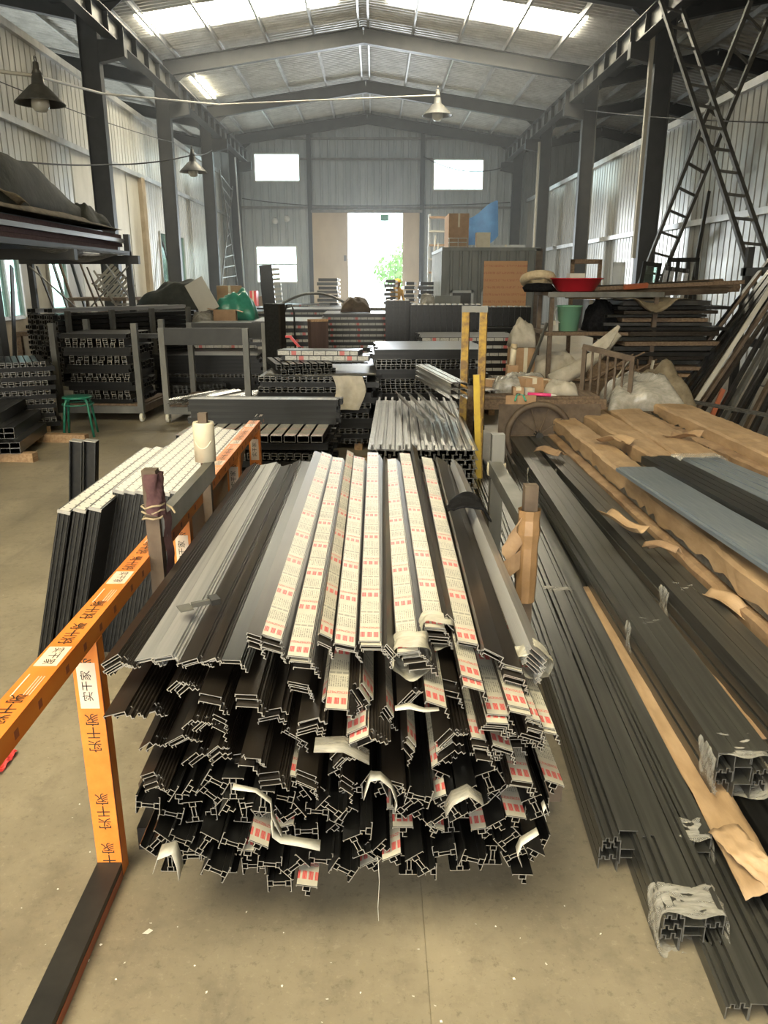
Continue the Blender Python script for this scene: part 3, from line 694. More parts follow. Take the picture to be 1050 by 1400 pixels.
# rows below the top: nested groups at all angles
row_z = [.735, .665, .595, .53]
for r, z in enumerate(row_z):
    n = 11 - (r % 2)
    for i in range(n):
        x = -.63 + 1.05 * (i + .5) / n + R.uniform(-.015, .015)
        if r == 0 and i in (0,): x -= .02
        roll = R.choice((-.75, -.5, -.2, .15, .35, .6, 1.0)) + R.uniform(-.12, .12)
        if x > .2: roll = R.uniform(-.1, .6)
        if x < -.4: roll = R.uniform(-.75, -.2)
        k = R.choice((4, 5, 6)) - (1 if r > 1 else 0)
        y0 = 1.665 + R.uniform(-.1, .07) + r * .012
        film = ()
        if x > -.15 and R.random() < .5: film = (0, 1) if R.random() < .5 else (0,); y0 -= .05
        elif R.random() < .08: film = (0,)
        nest(x, z + R.uniform(-.012, .02), x + R.uniform(-.02, .02), z, y0, BL + R.uniform(-.15, 0), k, roll, 'bronze_alu', film, R.choice(('casing', 'casing', 'casing_slim')), dz=.0075, dx=.004, flip=R.random() < .4, where='in the %s nest from the orange leg, %s row down' % (ORD[i], ORD[r]))
# lower half: thermal-break frame profiles
for r in range(6):
    z = .218 + r * .052; n = 16 if r else 13
    for i in range(n):
        x = -.60 + 1.03 * (i + .5) / n + (r % 2) * .03 + R.uniform(-.015, .015)
        roll = R.choice((0, PI / 2, .6, -.6, .35, -.9, 1.1)) + R.uniform(-.15, .15)
        if r == 0: roll = R.choice((0, 0, PI / 2)) + R.uniform(-.04, .04)
        f = 'printed_film' if R.random() < .12 else None
        y0 = 1.66 + R.uniform(-.06, .06)
        if f: loose_bar('tsec', 'dark_alu', (x, y0 - .04, z + .026), R.uniform(-.5, .5), R.uniform(-.02, .02), BL - .1, 'film-covered frame profile, %s from the orange leg, %s row from the pile bottom' % (ORD[i], ORD[r]), LB['h'][1], film=f, name='frame_profile')
        else: loose_bar(R.choice(('hsec', 'hsec', 'hsec', 'tsec')), 'dark_alu', (x, y0, z), roll, R.uniform(-.02, .02), BL - R.uniform(.05, .2), 'dark frame profile, %s from the orange leg, %s row from the pile bottom' % (ORD[i], ORD[r]), LB['h'][1], name='frame_profile')
# bright film-covered ends that stick out on the right
for ki, (u, v, roll, y0) in enumerate(((650, 945, .3, 1.56), (715, 985, .25, 1.53), (748, 1005, .22, 1.55), (465, 975, .1, 1.58), (600, 970, .35, 1.58), (690, 1030, .35, 1.57))):
    p = py(u, v, y0); nest(p.x, p.z + .02, p.x, p.z + .02, y0, 2.0, 3, roll, 'bronze_alu', (0, 1), 'casing', dz=.006, where=['jutting out under the taped bundle right of the middle', 'jutting out right, upper of the two corner nests', 'jutting out right, lower of the two corner nests', 'jutting out below the second film nest', 'jutting out with a white strip across it', 'jutting out low on the right, below the corner nests'][ki])
# plastic sleeves round bundle ends
def sleeve(name, c, rx, rz, L, roll, mat, label, group=None, yaw=0.0, pitch=0.0, n=14, sq=3.0):
    t = thing(name, label, 'wrap', c, (pitch, 0, yaw), group); Q = random.Random(hash((round(c[0], 2), round(c[1], 2))) & 999)
    def fn(a, b):
        th = 2 * PI * a; cc, ss = math.cos(th), math.sin(th); k = (abs(cc) ** sq + abs(ss) ** sq) ** (-1 / sq)
        w_ = 1 + .05 * math.sin(a * 37 + b * 5) + .03 * math.sin(b * 19 + a * 11); x, z = rx * cc * k * w_, rz * ss * k * w_
        return (x * math.cos(roll) + z * math.sin(roll), (b - .5) * L + .012 * math.sin(a * 23), -x * math.sin(roll) + z * math.cos(roll))
    part('film_sleeve', MB().grid(fn, n * 3, 6), mat, t, smooth=True)
    part('tape_edge', MB().grid(lambda a, b: tuple(Vector(fn(a, .02 + b * .05)) * 1.012), n * 3, 1), mat, t, smooth=True); return t
G = 'wraps on the foreground pile'
sleeve('wrap_sleeve', (py(562, 915, 1.70).x, 1.70, ZT + .01), .046, .042, .09, -.12, 'paper_wrap', 'wide crumpled white wrap round a nested profile end in the middle of the pile', G)
sleeve('wrap_sleeve', (py(597, 885, 1.82).x, 1.82, ZT + .018), .046, .036, .07, .1, 'paper_wrap', 'crumpled white wrap round film-covered profiles beside the widest wrap', G)
sleeve('wrap_sleeve', (py(737, 898, 1.74).x - .013, 1.74, ZT - .028), .044, .036, .06, .75, 'paper_wrap', 'white paper wrap round the silver profile bundle at the pile edge by the taped post', G)
# torn strips of white wrapping that hang at the cut ends
def ribbon(pts, w_, label, mat='white_plastic'):
    P = [Vector(p) for p in pts]; m = MB(); vs = []
    for i, p in enumerate(P): vs += [p + Vector((0, -w_ / 2, 0)), p + Vector((0, w_ / 2, .004 * math.sin(i * 1.7)))]
    o = P[0].copy(); m.add([v - o for v in vs], [(2 * i, 2 * i + 2, 2 * i + 3, 2 * i + 1) for i in range(len(P) - 1)])
    e = link('torn_plastic_strip', m.mesh('torn_plastic_strip', mat, True), None, o); s = e.modifiers.new('t', 'SOLIDIFY'); s.thickness = .0012
    return tag(e, label, 'strip', 'torn wrapping strips at the cut ends')
def pp(lst, Y): return [py(u, v, Y) for u, v in lst]
ribbon(pp([(212, 1185), (218, 1166), (238, 1158), (245, 1176), (248, 1194)], 1.585), .05, 'torn white wrap bent over a profile at the pile bottom near the orange leg')
ribbon(pp([(372, 1118), (374, 1138), (385, 1146), (410, 1150), (438, 1156)], 1.55), .035, 'long pale strip hooked over cut ends in the lower middle of the pile')
ribbon(pp([(497, 1088), (506, 1062), (520, 1060), (535, 1072), (543, 1095), (540, 1105)], 1.57), .035, 'looped white wrap strip round a frame profile near the pile middle')
ribbon(pp([(608, 1108), (618, 1092), (640, 1080), (660, 1092)], 1.57), .05, 'grey plastic strip arched over frame profiles right of the loop', 'bag_plastic')
ribbon(pp([(712, 1180), (706, 1165), (712, 1150), (735, 1135)], 1.56), .03, 'twisted white strip at the lower right corner of the pile')
ribbon(pp([(745, 1118), (741, 1105), (745, 1098), (749, 1110)], 1.58), .03, 'small curled white strip on the right face of the pile')
ribbon(pp([(517, 1172), (519, 1205), (517, 1240), (518, 1258)], 1.56), .006, 'thin frayed plastic thread hanging below the pile')
ribbon(pp([(385, 1140), (372, 1115), (370, 1095), (350, 1080), (318, 1076)], 1.56), .02, 'pale curled strip among the bronze ends left of the loop')
ribbon(pp([(430, 1018), (470, 1018), (505, 1035)], 1.56), .06, 'grey wrap flap lying over nested ends under a printed film end', 'bag_plastic')
ribbon(pp([(540, 968), (560, 966), (580, 970), (600, 968)], 1.53), .02, 'white strip across red printed film ends')
# small things lying on the pile
c = pz(262, 830, .86); t = thing('metal_clip', 'small bare metal bracket lying across the bronze bars of the pile', 'bracket', c, (0, 0, .5))
part('plate', MB().box((-.035, -.022, 0), (.0, .022, .003)), 'grey_steel', t)
part('arm', MB().box((0, -.006, 0), (.07, .006, .012)), 'grey_steel', t); part('block', MB().box((.05, -.02, 0), (.075, .02, .016)), 'black_steel', t)
a = pz(610, 695, .87); b = pz(672, 700, .87)
def rag(s, q):
    x = a.x + (b.x - a.x) * s; w_ = .034 + .03 * math.sin(PI * min(1, s * 1.1))
    return (x - .5 * (a.x + b.x), (q - .5) * 2 * w_ * (1.6 if s > .1 else .8) + .05 * math.sin(s * 3), .026 * math.sin(PI * s) + .006 * math.sin(q * 9 + s * 7) - (.04 * max(0, s - .8) / .2))
e = link('black_rag', MB().grid(rag, 18, 8).mesh('black_rag', 'cloth_dark', True), None, ((a.x + b.x) / 2, (a.y + b.y) / 2, .875)); tag(e, 'black rag draped over profiles near the right taped post', 'rag')
e.modifiers.new('t', 'SOLIDIFY').thickness = .006

# --- perforated boards leaning on the orange rail
def perf_board(x, y, L, h, lean, label, z0=0.0):
    t = thing('perforated_profile', label, 'profile', (x, y, z0), (0, lean, 0), 'perforated profiles leaning on the orange rail')
    part('body', MB().box((-.026, 0, 0), (.026, L, h)), 'dark_alu', t)
    part('perforated_strip', MB().box((-.0188, -.002, h), (.0188, L, h + .003)), 'perforated_film', t)
    for q in (-.019, 0, .019): part('edge_rib', MB().box((q - .003, -.006, .01), (q + .003, 0, h - .004)), 'charcoal_alu', t)
    part('end_cap', MB().box((-.027, -.007, h - .012), (.027, 0, h + .002)), 'cut_end', t)
for i in range(3): perf_board(-1.50 + i * .058, 3.1 + .02 * i, 1.25, .80, .25, 'perforated profile standing on edge, %s of the three set forward' % ORD[i])
for i in range(7): perf_board(-1.355 + i * .058, 3.35 + (.0 if i < 5 else .02) - i * .012, 1.55 - .05 * (i % 3), .82, .25 - .005 * i, 'perforated profile standing on edge, %s from the orange rail in the rear row' % ORD[6 - i])
for i in range(2):
    b0 = pz(108 + i * 22, 790, 0)
    t = thing('channel_bar', 'short dark channel standing upright behind the perforated profiles', 'profile', (-1.74 + i * .075, 4.18, 0), (0, .12, 0), 'upright channels behind the perforated profiles')
    part('web', MB().box((-.03, 0, 0), (.03, .02, .86)), 'dark_alu', t); part('flange', MB().box((-.034, -.03, 0), (-.028, .03, .86)), 'charcoal_alu', t)
    part('flange', MB().box((.028, -.03, 0), (.034, .03, .86)), 'charcoal_alu', t); part('end', MB().box((-.034, -.03, .86), (.034, .03, .864)), 'cut_end', t)
# litter on the concrete
for i in range(150):
    u, v = R.uniform(0, 1000), R.uniform(930, 1400) if R.random() < .75 else R.uniform(650, 930)
    if 150 < u < 770 and v < 1230: continue
    p = pz(u, v, 0)
    if p.x > .62 and v < 1400: continue
    s = R.uniform(.0015, .004)
    if i % 25 == 0: s = .011
    e = link('plastic_scrap', MB().add([(-s, -s * .4, .001), (s, -s, .001), (s * .7, s * .6, .003), (-s * .8, s, .002)], [(0, 1, 2, 3), (3, 2, 1, 0)]).mesh('plastic_scrap', 'debris_white'), None, p, (0, 0, R.uniform(0, 6)))
    tag(e, 'tiny white plastic scrap littering the concrete around the pile', 'scrap', 'scraps on the floor')
e = link('red_wrapper', MB().grid(lambda a, b: ((a - .5) * .06, (b - .5) * .14, .006 + .012 * math.sin(a * 5 + b * 7) ** 2), 6, 8).mesh('red_wrapper', 'red_paint'), None, pz(2, 1045, 0)); tag(e, 'crumpled red wrapper on the concrete beside the orange rail', 'wrapper')

# ================================================================== RIGHT: long bundles and kraft-wrapped packs on the floor
def frame_of(A, B):
    A = Vector(A); B = Vector(B); d = B - A; L = d.length
    return A, L, math.atan2(-d.x, d.y), math.asin(d.z / L)
def bundle(name, label, A, B, nx, nz, sec, body, pw, ph, cat='profile bundle', group=None, end='dull_end', jit=.0, ends=.03, t=.003, seed=0, topsec=None):
    """a taped bundle: bars from A (near end, bottom centre) to B; nx wide, nz high"""
    Q = random.Random(seed); A, L, yaw, pit = frame_of(A, B)
    e = thing(name, label, cat, A, (pit, 0, yaw), group)
    for k in range(nz):
        for i in range(nx):
            s = topsec if (topsec and k == nz - 1) else ('plate' if sec == 'ridged' and i % 3 == 1 else sec)
            link('bar', bar_mesh(s, L - .05, body, end, t), e, ((i - (nx - 1) / 2) * pw + Q.uniform(-jit, jit), Q.uniform(0, ends), k * ph + .002), (0, Q.uniform(-jit, jit) * 8, 0))
    return e, L
def band(e, y, w_, h, L, mat='clear_wrap', name='film_band'):
    def fn(a, b):
        th = 2 * PI * a; cc, ss = math.cos(th), math.sin(th); k = (abs(cc) ** 5 + abs(ss) ** 5) ** (-1 / 5); q = 1.02 + .03 * math.sin(a * 41 + b * 9) + .02 * math.sin(b * 23)
        return (w_ / 2 * cc * k * q, y + (b - .5) * L + .015 * math.sin(a * 19), h / 2 + h / 2 * ss * k * q)
    return part(name, MB().grid(fn, 36, 8), mat, e, smooth=True)
GB = 'dark profile bundles on the floor'
e, L = bundle('profile_bundle', 'slim dark bundle with an unwrapped end nearest the big pile', pz(857, 1198), pz(668, 655), 3, 3, 'ridged', 'graphite_alu', .054, .042, group=GB, seed=1)
e, L = bundle('profile_bundle', 'dark profile bundle with a clear-film-wrapped end on bare concrete', pz(946, 1312), pz(683, 640), 3, 3, 'ridged', 'graphite_alu', .055, .042, group=GB, seed=2); band(e, .06, .175, .14, .11); band(e, 2.2, .175, .14, .06)
e, L = bundle('profile_bundle', 'small dark bundle with a film-wrapped end lying between larger bundles', pz(948, 1190, .02), pz(700, 650, .02), 2, 2, 'tube', 'graphite_alu', .05, .05, group=GB, seed=3, topsec='plate'); band(e, .06, .115, .105, .1)
e, L = bundle('profile_bundle', 'wide flat dark bars lying side by side beside the small wrapped bundle', pz(1072, 1400), pz(715, 650), 5, 1, 'ridged', 'graphite_alu', .056, .03, group=GB, seed=4)
e, L = bundle('profile_bundle', 'low dark bars with a printed strip under the brown kraft sheet', pz(1120, 1290), pz(735, 650), 3, 2, 'slab', 'dark_alu', .075, .03, group=GB, seed=5)
e, L = bundle('profile_bundle', 'thick dark bundle with a clear-film-wrapped end on the kraft sheet', pz(1012, 1092, .10), pz(707, 618, .12), 3, 3, 'ridged', 'graphite_alu', .058, .054, group=GB, seed=6, topsec='plate'); band(e, .07, .18, .16, .14); band(e, 1.0, .18, .16, .08); band(e, 3.9, .18, .16, .05)
e, L = bundle('profile_bundle', 'thick dark bundle with a wide film band beside the torn cardboard', pz(1100, 1035, .12), pz(722, 605, .14), 3, 3, 'ridged', 'graphite_alu', .06, .054, group=GB, seed=7, topsec='plate'); band(e, 1.15, .19, .16, .12); band(e, 3.6, .18, .16, .05)
e, L = bundle('profile_bundle', 'dark bundle half hidden under the sagging kraft wrapping', pz(1120, 960, .12), pz(742, 600, .14), 3, 3, 'ridged', 'graphite_alu', .06, .054, group=GB, seed=8, topsec='plate')
e, L = bundle('profile_bundle', 'slim dark bundle close along the right rack post', pz(760, 920, .03), pz(650, 640, .03), 3, 2, 'ridged', 'graphite_alu', .054, .042, group=GB, seed=9); band(e, .05, .15, .1, .05)
# brown kraft sheet on the floor between the bundles
def sheet(name, label, pts, mat, cat='sheet', seed=0, amp=.012, n=30, th=.003, group=None, m=6):
    """pts: list of (left point, right point) pairs along its length"""
    Q = random.Random(seed); P = [(Vector(a), Vector(b)) for a, b in pts]; ph = Q.uniform(0, 6); o = P[0][0].copy()
    def fn(s, q):
        f = s * (len(P) - 1); i = min(int(f), len(P) - 2); f -= i
        a = P[i][0].lerp(P[i + 1][0], f); b = P[i][1].lerp(P[i + 1][1], f); p = a.lerp(b, q)
        p.z += amp * (math.sin(s * 31 + q * 5 + ph) * .5 + math.sin(s * 67 + q * 11) * .3 + math.sin(q * 17 + s * 9 + ph) * .4); return p - o
    e = link(name, MB().grid(fn, n, m).mesh(name, mat, True), None, o); e.modifiers.new('t', 'SOLIDIFY').thickness = th
    return tag(e, label, cat, group)
sheet('kraft_sheet', 'long brown kraft sheet lying under the film-wrapped dark bundles', [(pz(1020, 1230, .11), pz(1075, 1215, .12)), (pz(940, 1075, .1), pz(985, 1060, .1)), (pz(860, 930, .1), pz(890, 915, .1)), (pz(790, 805, .1), pz(815, 800, .1))], 'kraft', amp=.006)
sheet('kraft_flap', 'torn pointed kraft flap folded over beside the wrapped bundle end', [(pz(968, 1135, .14), pz(1010, 1125, .17)), (pz(1000, 1170, .15), pz(1045, 1170, .17)), (pz(1050, 1215, .12), pz(1085, 1200, .13))], 'kraft', amp=.008, n=12)
sheet('kraft_sheet', 'brown kraft strip showing between the two thick dark bundles', [(pz(1035, 1015, .13), pz(1075, 1000, .13)), (pz(900, 870, .13), pz(930, 860, .13)), (pz(800, 740, .13), pz(822, 735, .13))], 'kraft_worn', amp=.006)
# kraft-wrapped packs: box body of profiles with paper over the top
def pack(label, A, B, w_, h, mat='kraft', seed=0, open_end=False, sag=.005, group='kraft-wrapped profile packs'):
    Q = random.Random(seed); A, L, yaw, pit = frame_of(A, B); e = thing('kraft_pack', label, 'package', A, (pit, 0, yaw), group); ph = Q.uniform(0, 6)
    nb = max(2, int(w_ / .06))
    for i in range(nb): link('bar', bar_mesh('tube', L - .1, 'charcoal_alu', 'dull_end', .003), e, (-w_ / 2 + (i + .5) * w_ / nb, .05, h - .06))
    part('core', MB().box((-w_ / 2 + .006, .06, .0), (w_ / 2 - .006, L - .06, h - .065)), 'dull_end', e)
    prof = [(-w_ / 2 - .006, h * .25), (-w_ / 2 - .008, h - .006), (-w_ / 2 + .012, h + .006), (0, h + .008), (w_ / 2 - .012, h + .006), (w_ / 2 + .008, h - .006), (w_ / 2 + .006, h * .25)]
    def fn(s, q):
        f = s * (len(prof) - 1); i = min(int(f), len(prof) - 2); f -= i; x = prof[i][0] * (1 - f) + prof[i + 1][0] * f; z = prof[i][1] * (1 - f) + prof[i + 1][1] * f
        y = q * L + .03 * math.sin(s * 21 + ph) * (1 if q < .02 or q > .98 else 0); low = 1 if z < h * .5 else 0
        z += Q.uniform(-.004, .004) + sag * (math.sin(q * 40 + ph + s * 4) * .35 + math.sin(q * 17 + s * 9 + ph) * .5) + low * Q.uniform(-.025, .02)
        return (x + .006 * math.sin(q * 33 + ph) + Q.uniform(-.003, .003), y, z)
    part('kraft_paper', MB().grid(fn, 6, 60), mat, e); return e
pack('kraft-wrapped pack with torn paper beside the dark bundles, its near end drooping', pz(1130, 890, .33), pz(748, 572, .33), .2, .13, 'kraft', 1)
pack('narrow worn kraft pack below the drooping one', pz(1075, 905, .2), pz(735, 588, .22), .12, .1, 'kraft_worn', 2)
pack('kraft pack with printed bars showing along its torn side', pz(960, 680, .36), pz(775, 560, .36), .25, .13, 'kraft', 3)
pack('broad kraft pack with a flat unbroken top in the middle row', pz(1015, 690, .38), pz(815, 552, .38), .3, .13, 'kraft', 4)
pack('kraft pack under the grey-blue profile bundles', pz(1150, 790, .26), pz(800, 560, .28), .3, .1, 'kraft_worn', 5)
pack('smooth kraft pack along the leaning bars with silver ends at the tip', pz(1150, 680, .42), pz(862, 545, .45), .32, .12, 'kraft', 6)
pack('thin kraft strip pack in front of the smooth far pack', pz(1130, 700, .36), pz(835, 560, .38), .1, .1, 'kraft_worn', 7)
# support below the packs
for A, B, lb in ((pz(1085, 930, .0), pz(1190, 760, .0), 'near'), (pz(860, 690, 0), pz(1015, 620, 0), 'far')):
    m = MB().beam((0, 0, .1), (B - A), .1, .2); e = link('timber_bearer', m.mesh('timber_bearer', 'old_timber'), None, A); tag(e, 'dark timber bearer carrying the %s ends of the kraft packs' % lb, 'timber')
# grey-blue film bundles on top
e, L = bundle('profile_bundle', 'grey-blue profile bundle with ribbed top resting on kraft packs', pz(1120, 800, .53), pz(868, 642, .53), 4, 1, 'flat', 'blue_film', .058, .04, group='grey-blue bundles', seed=11)
e, L = bundle('profile_bundle', 'dark grey profile bundle between the two grey-blue ones on the kraft packs', pz(1135, 760, .53), pz(895, 632, .53), 4, 1, 'tube', 'charcoal_alu', .056, .04, group='grey-blue bundles', seed=12)
e, L = bundle('profile_bundle', 'grey-blue profile bundle wrapped at its end next to the smooth kraft pack', pz(1140, 715, .55), pz(945, 628, .55), 4, 1, 'flat', 'blue_film', .075, .04, group='grey-blue bundles', seed=13); band(e, L - .1, .31, .05, .14)
def loose_paper(label, c, sx, sy, mat, seed, rz=0.0, amp=.03):
    Q = random.Random(seed); a, b, d = Q.uniform(0, 6), Q.uniform(0, 6), Q.uniform(5, 9)
    e = link('torn_cardboard', MB().grid(lambda s, q: ((s - .5) * sx * (1 + .25 * math.sin(q * d + a)), (q - .5) * sy, amp * (math.sin(s * d + a) * .6 + math.sin(q * d * .8 + b) * .5) + amp), 10, 10).mesh('torn_cardboard', mat, True), None, c, (Q.uniform(-.2, .2), Q.uniform(-.2, .2), rz))
    e.modifiers.new('t', 'SOLIDIFY').thickness = .003; return tag(e, label, 'cardboard', 'torn cardboard on the packs')
for i, (u, v, z, sx, sy, lb) in enumerate(((752, 620, .33, .12, .3, 'torn cardboard flap hanging at the far tip of the drooping pack'), (840, 605, .5, .16, .3, 'crumpled kraft scrap lying on the middle packs'), (905, 755, .35, .07, .22, 'stiff cardboard offcut jutting out from under the drooping pack'), (850, 720, .34, .1, .3, 'folded kraft flap lying on the dark bundle'), (700 + 235, 600, .52, .1, .3, 'creased kraft scrap beside the smooth pack'), (1000, 830, .28, .12, .25, 'torn brown paper edge over the low pack'))):
    loose_paper(lb, pz(u, v, z), sx, sy, 'kraft' if i % 2 else 'kraft_worn', i, .5)

# ================================================================== stacks of profiles in the hall
def stack(label, c, W, Dp, tiers, rz=0.0, seed=0, body='dark_alu', group='stacks of profiles', film='printed_film', pitch=.062, mat_end='dull_end', name='profile_stack', z0=0.0, cat='profile stack'):
    """c: front-centre point on the ground; W wide (local x), Dp deep (local y). tiers bottom-up:
       'E' ends towards the viewer, 'S' sides towards the viewer, 'F' as S with printed film faces, 'T' plain top board, 'P' timber bearers"""
    Q = random.Random(seed); e = thing(name, label, cat, c, (0, 0, rz), group); z = z0
    for k, tr in enumerate(tiers):
        if tr == 'P':
            for x in (-W * .38, 0, W * .38): part('bearer', MB().box((x - .04, .0, z), (x + .04, Dp, z + .07)), 'timber', e)
            z += .07
        elif tr in 'ED':
            n = int(W / pitch); off = Q.uniform(-.03, .03); me = bar_mesh('chan', Dp, body, mat_end, .004)
            for i in range(n): link('bar', me, e, ((i - (n - 1) / 2) * pitch + off, Q.uniform(-.025, .025), z))
            z += .053
        elif tr in 'SF':
            n = max(3, int(Dp / .094)); LL = W * Q.uniform(1.0, 1.08); me = bar_mesh('slab', LL, body, 'cut_end', .004); o_ = Q.uniform(-.06, .06)
            for i in range(n):
                b = link('bar', me, e, (-LL / 2 + o_ + Q.uniform(-.03, .03), .05 + i * .094, z), (0, 0, -PI / 2))
                if tr == 'F' and i == 0: part('film', MB().box((.0465, .01, .004), (.0475, LL - .01, .046)), 'side_film', b)
            z += .053
        elif tr == 'T':
            part('cover_board', MB().box((-W / 2 - .02, -.02, z), (W / 2 + .02, Dp, z + .012)), 'dull_end', e); z += .013
    return e, z
def floor_c(u, v): return pz(u, v, 0)
def at(u, Y): p = py(u, 500, Y); return Vector((p.x, Y, 0))
# S9: low long stack right behind the pile
e = thing('profile_stack', 'low stack with film-printed ends and long dark bars on top behind the orange rail', 'profile stack', (-1.02, 6.15, 0), (0, 0, -.05), 'stacks of profiles')
for k in range(6):
    if k in (5,):                                   # printed film tier: many bars pointing at the viewer
        for i in range(11):
            b = link('bar', bar_mesh('slab', 1.3, 'dark_alu', 'dull_end', .004), e, (-.55 + i * .11, R.uniform(-.02, .02), .07 + k * .075))
            f = part('film', MB().box((-.044, .0, .0525), (.044, 1.28, .0535)), 'faded_film', b)
    elif k % 2: 
        for i in range(17): link('bar', bar_mesh('chan', 1.3, 'dark_alu', 'dull_end', .004), e, (-.52 + i * .065, R.uniform(-.02, .02), .07 + k * .075))
    else:
        for i in range(9): link('bar', bar_mesh('slab', 1.24, 'dark_alu', 'dull_end', .004), e, (-.62 + R.uniform(-.02, .02), .1 + i * .13, .07 + k * .075), (0, 0, -PI / 2))
for x in (-.45, .45): part('bearer', MB().box((x - .05, -.05, 0), (x + .05, 1.3, .07)), 'timber', e)
for k in range(4):
    for i in range(2): link('bar', bar_mesh('slab', 1.3, 'charcoal_alu', 'cut_end', .004), e, (-.62 + R.uniform(-.03, .03), .55 + i * .1, .50 + k * .053), (0, 0, -PI / 2))
part('top_strip', MB().box((-.62, .5, .713), (.66, .6, .716)), 'silver_alu', e)
# S10: silver tee profiles in the centre aisle
e = thing('profile_stack', 'block of dark tee profiles with shiny silver tops in the centre aisle', 'profile stack', (.32, 5.3, 0), (0, 0, -.03), 'stacks of profiles')
for x in (.3, 1.9): part('bearer', MB().box((-.5, x - .04, 0), (.5, x + .04, .08)), 'timber', e)
for k in range(8):
    n = 12
    for i in range(n):
        link('bar', bar_mesh('tee', 2.3, 'bright_alu' if k == 7 else 'dark_alu', 'dull_end', .004), e, (-.34 + i * .0625 + R.uniform(-.008, .008), R.uniform(-.02, .02), .08 + k * .068), (0, R.choice((0, 0, .05)), 0))
        if k < 7: link('bar', bar_mesh('tee', 2.3, 'dark_alu', 'dull_end', .004), e, (-.34 + i * .0625 + .03, R.uniform(-.02, .02), .08 + k * .068 + .065), (0, PI, 0))
for i, (x, y, z, r, yw) in enumerate(((.18, .5, .70, .5, .12), (.25, .45, .72, .5, .10), (.1, .55, .69, .6, .12), (.02, .6, .69, .6, .14), (.3, .9, .78, .0, .18), (.36, .9, .78, 0, .18), (.3, .9, .83, 0, .18), (.36, .9, .83, 0, .18), (.3, .9, .88, 0, .18), (.36, .9, .88, 0, .18))):
    link('bar', bar_mesh('rib' if i > 3 else 'angle', 1.4, 'bright_alu', 'dull_end', .004), e, (x, y, z), (0, r, yw))
# uprights with rust and yellow paint beside it
t = thing('rusty_frame', 'tall upright frame of rusty square tube with yellow paint in the centre aisle', 'frame', (.85, 6.7, 0), (0, 0, -.25))
for x in (-.075, .075):
    part('upright', MB().box((x - .03, -.03, 0), (x + .03, .03, 1.44)), 'yellow_rust', t); part('steel_edge', MB().box((x - .034, -.031, .0), (x - .03, .03, 1.44)), 'grey_steel', t)
part('top_bar', MB().box((-.11, -.032, 1.44), (.11, .032, 1.49)), 'grey_steel', t); part('foot', MB().box((-.12, -.3, 0), (.12, .3, .04)), 'yellow_rust', t)
t = thing('yellow_post', 'bright yellow chipped steel post leaning beside the rusty frame', 'post', (.87, 6.2, 0), (.03, -.06, 0)); part('post', MB().box((-.028, -.014, 0), (.028, .014, .98)), 'yellow_paint', t); part('lip', MB().box((.02, -.03, 0), (.028, .014, .98)), 'yellow_rust', t)
# S8 and on
stack('low dark stack with loose grey cloth hanging over its corner', at(430, 7.9), 1.15, 1.3, 'PESESSESESSESE', -.04, 21, group='stacks of profiles')
p = at(432, 8.1)
e = link('grey_cover_sheet', MB().grid(lambda a, b: ((a - .5) * 1.15, b * 1.1, .003 * math.sin(a * 9 + b * 5)), 10, 6).mesh('s', 'dull_end', True), None, (p.x + .05, 8.0, .762)); e.name = 'grey_cover_sheet'; e.modifiers.new('t', 'SOLIDIFY').thickness = .004; tag(e, 'thin grey metal sheet covering the low dark stack', 'sheet')
stack('small pile of dark profiles on the grey metal sheet', Vector((p.x - .1, 8.05, .768)), .62, .8, 'EE', .25, 22, pitch=.075)
stack('film-printed pack with red marks lying skewed on the small dark pile', Vector((p.x + .02, 8.35, .876)), .85, .3, 'FF', -.08, 23, film='printed_film')
e = link('grey_cloth', MB().grid(lambda a, b: ((a - .5) * .3 + .04 * math.sin(b * 4), -.03 - .02 * math.sin(a * 9) - .03 * b, -b * .34), 10, 10).mesh('grey_cloth', 'off_white_cloth', True), None, (p.x + .33, 7.86, .775)); tag(e, 'dirty grey cloth hanging down the front of the low dark stack', 'cloth')
stack('stack with a glossy reflective top board near the aisle', at(478, 10.4), 1.0, 1.3, 'PSFSFSFSFSFST', 0.0, 24)
stack('tall stack of film-printed tiers left of the aisle', at(396, 12.4), 1.0, 1.3, 'PSFSFSFSFSFSFSFSFSFST', 0.05, 25, film='faded_film')
stack('neat stack of printed tiers with pale top in the middle of the hall', at(488, 15.2), 1.25, 1.4, 'PSFSFSFSFSFSFSFSFSFST', 0.0, 26, film='faded_film')
stack('stack of tooth-edged tiers under a long dark bar by the rusty frame', at(585, 8.6), 1.15, 1.3, 'PSSEEEESSEEESSEESS', 0.03, 27, pitch=.055)
stack('stack with ragged pale ends behind the rusty frame', at(640, 11.2), 1.3, 1.3, 'PSFSFSFSFSFSFSFSF', 0.0, 28)
stack('flat dark stack with staggered sheets beside the shelf', at(690, 12.6), .75, 1.1, 'PSSSSSSSSSSSSSSSSS', 0.1, 29)
stack('dark stack of wide bars on the far side of the rusty frame', at(655, 10.0), .5, .9, 'PSESESES', 0.1, 30)
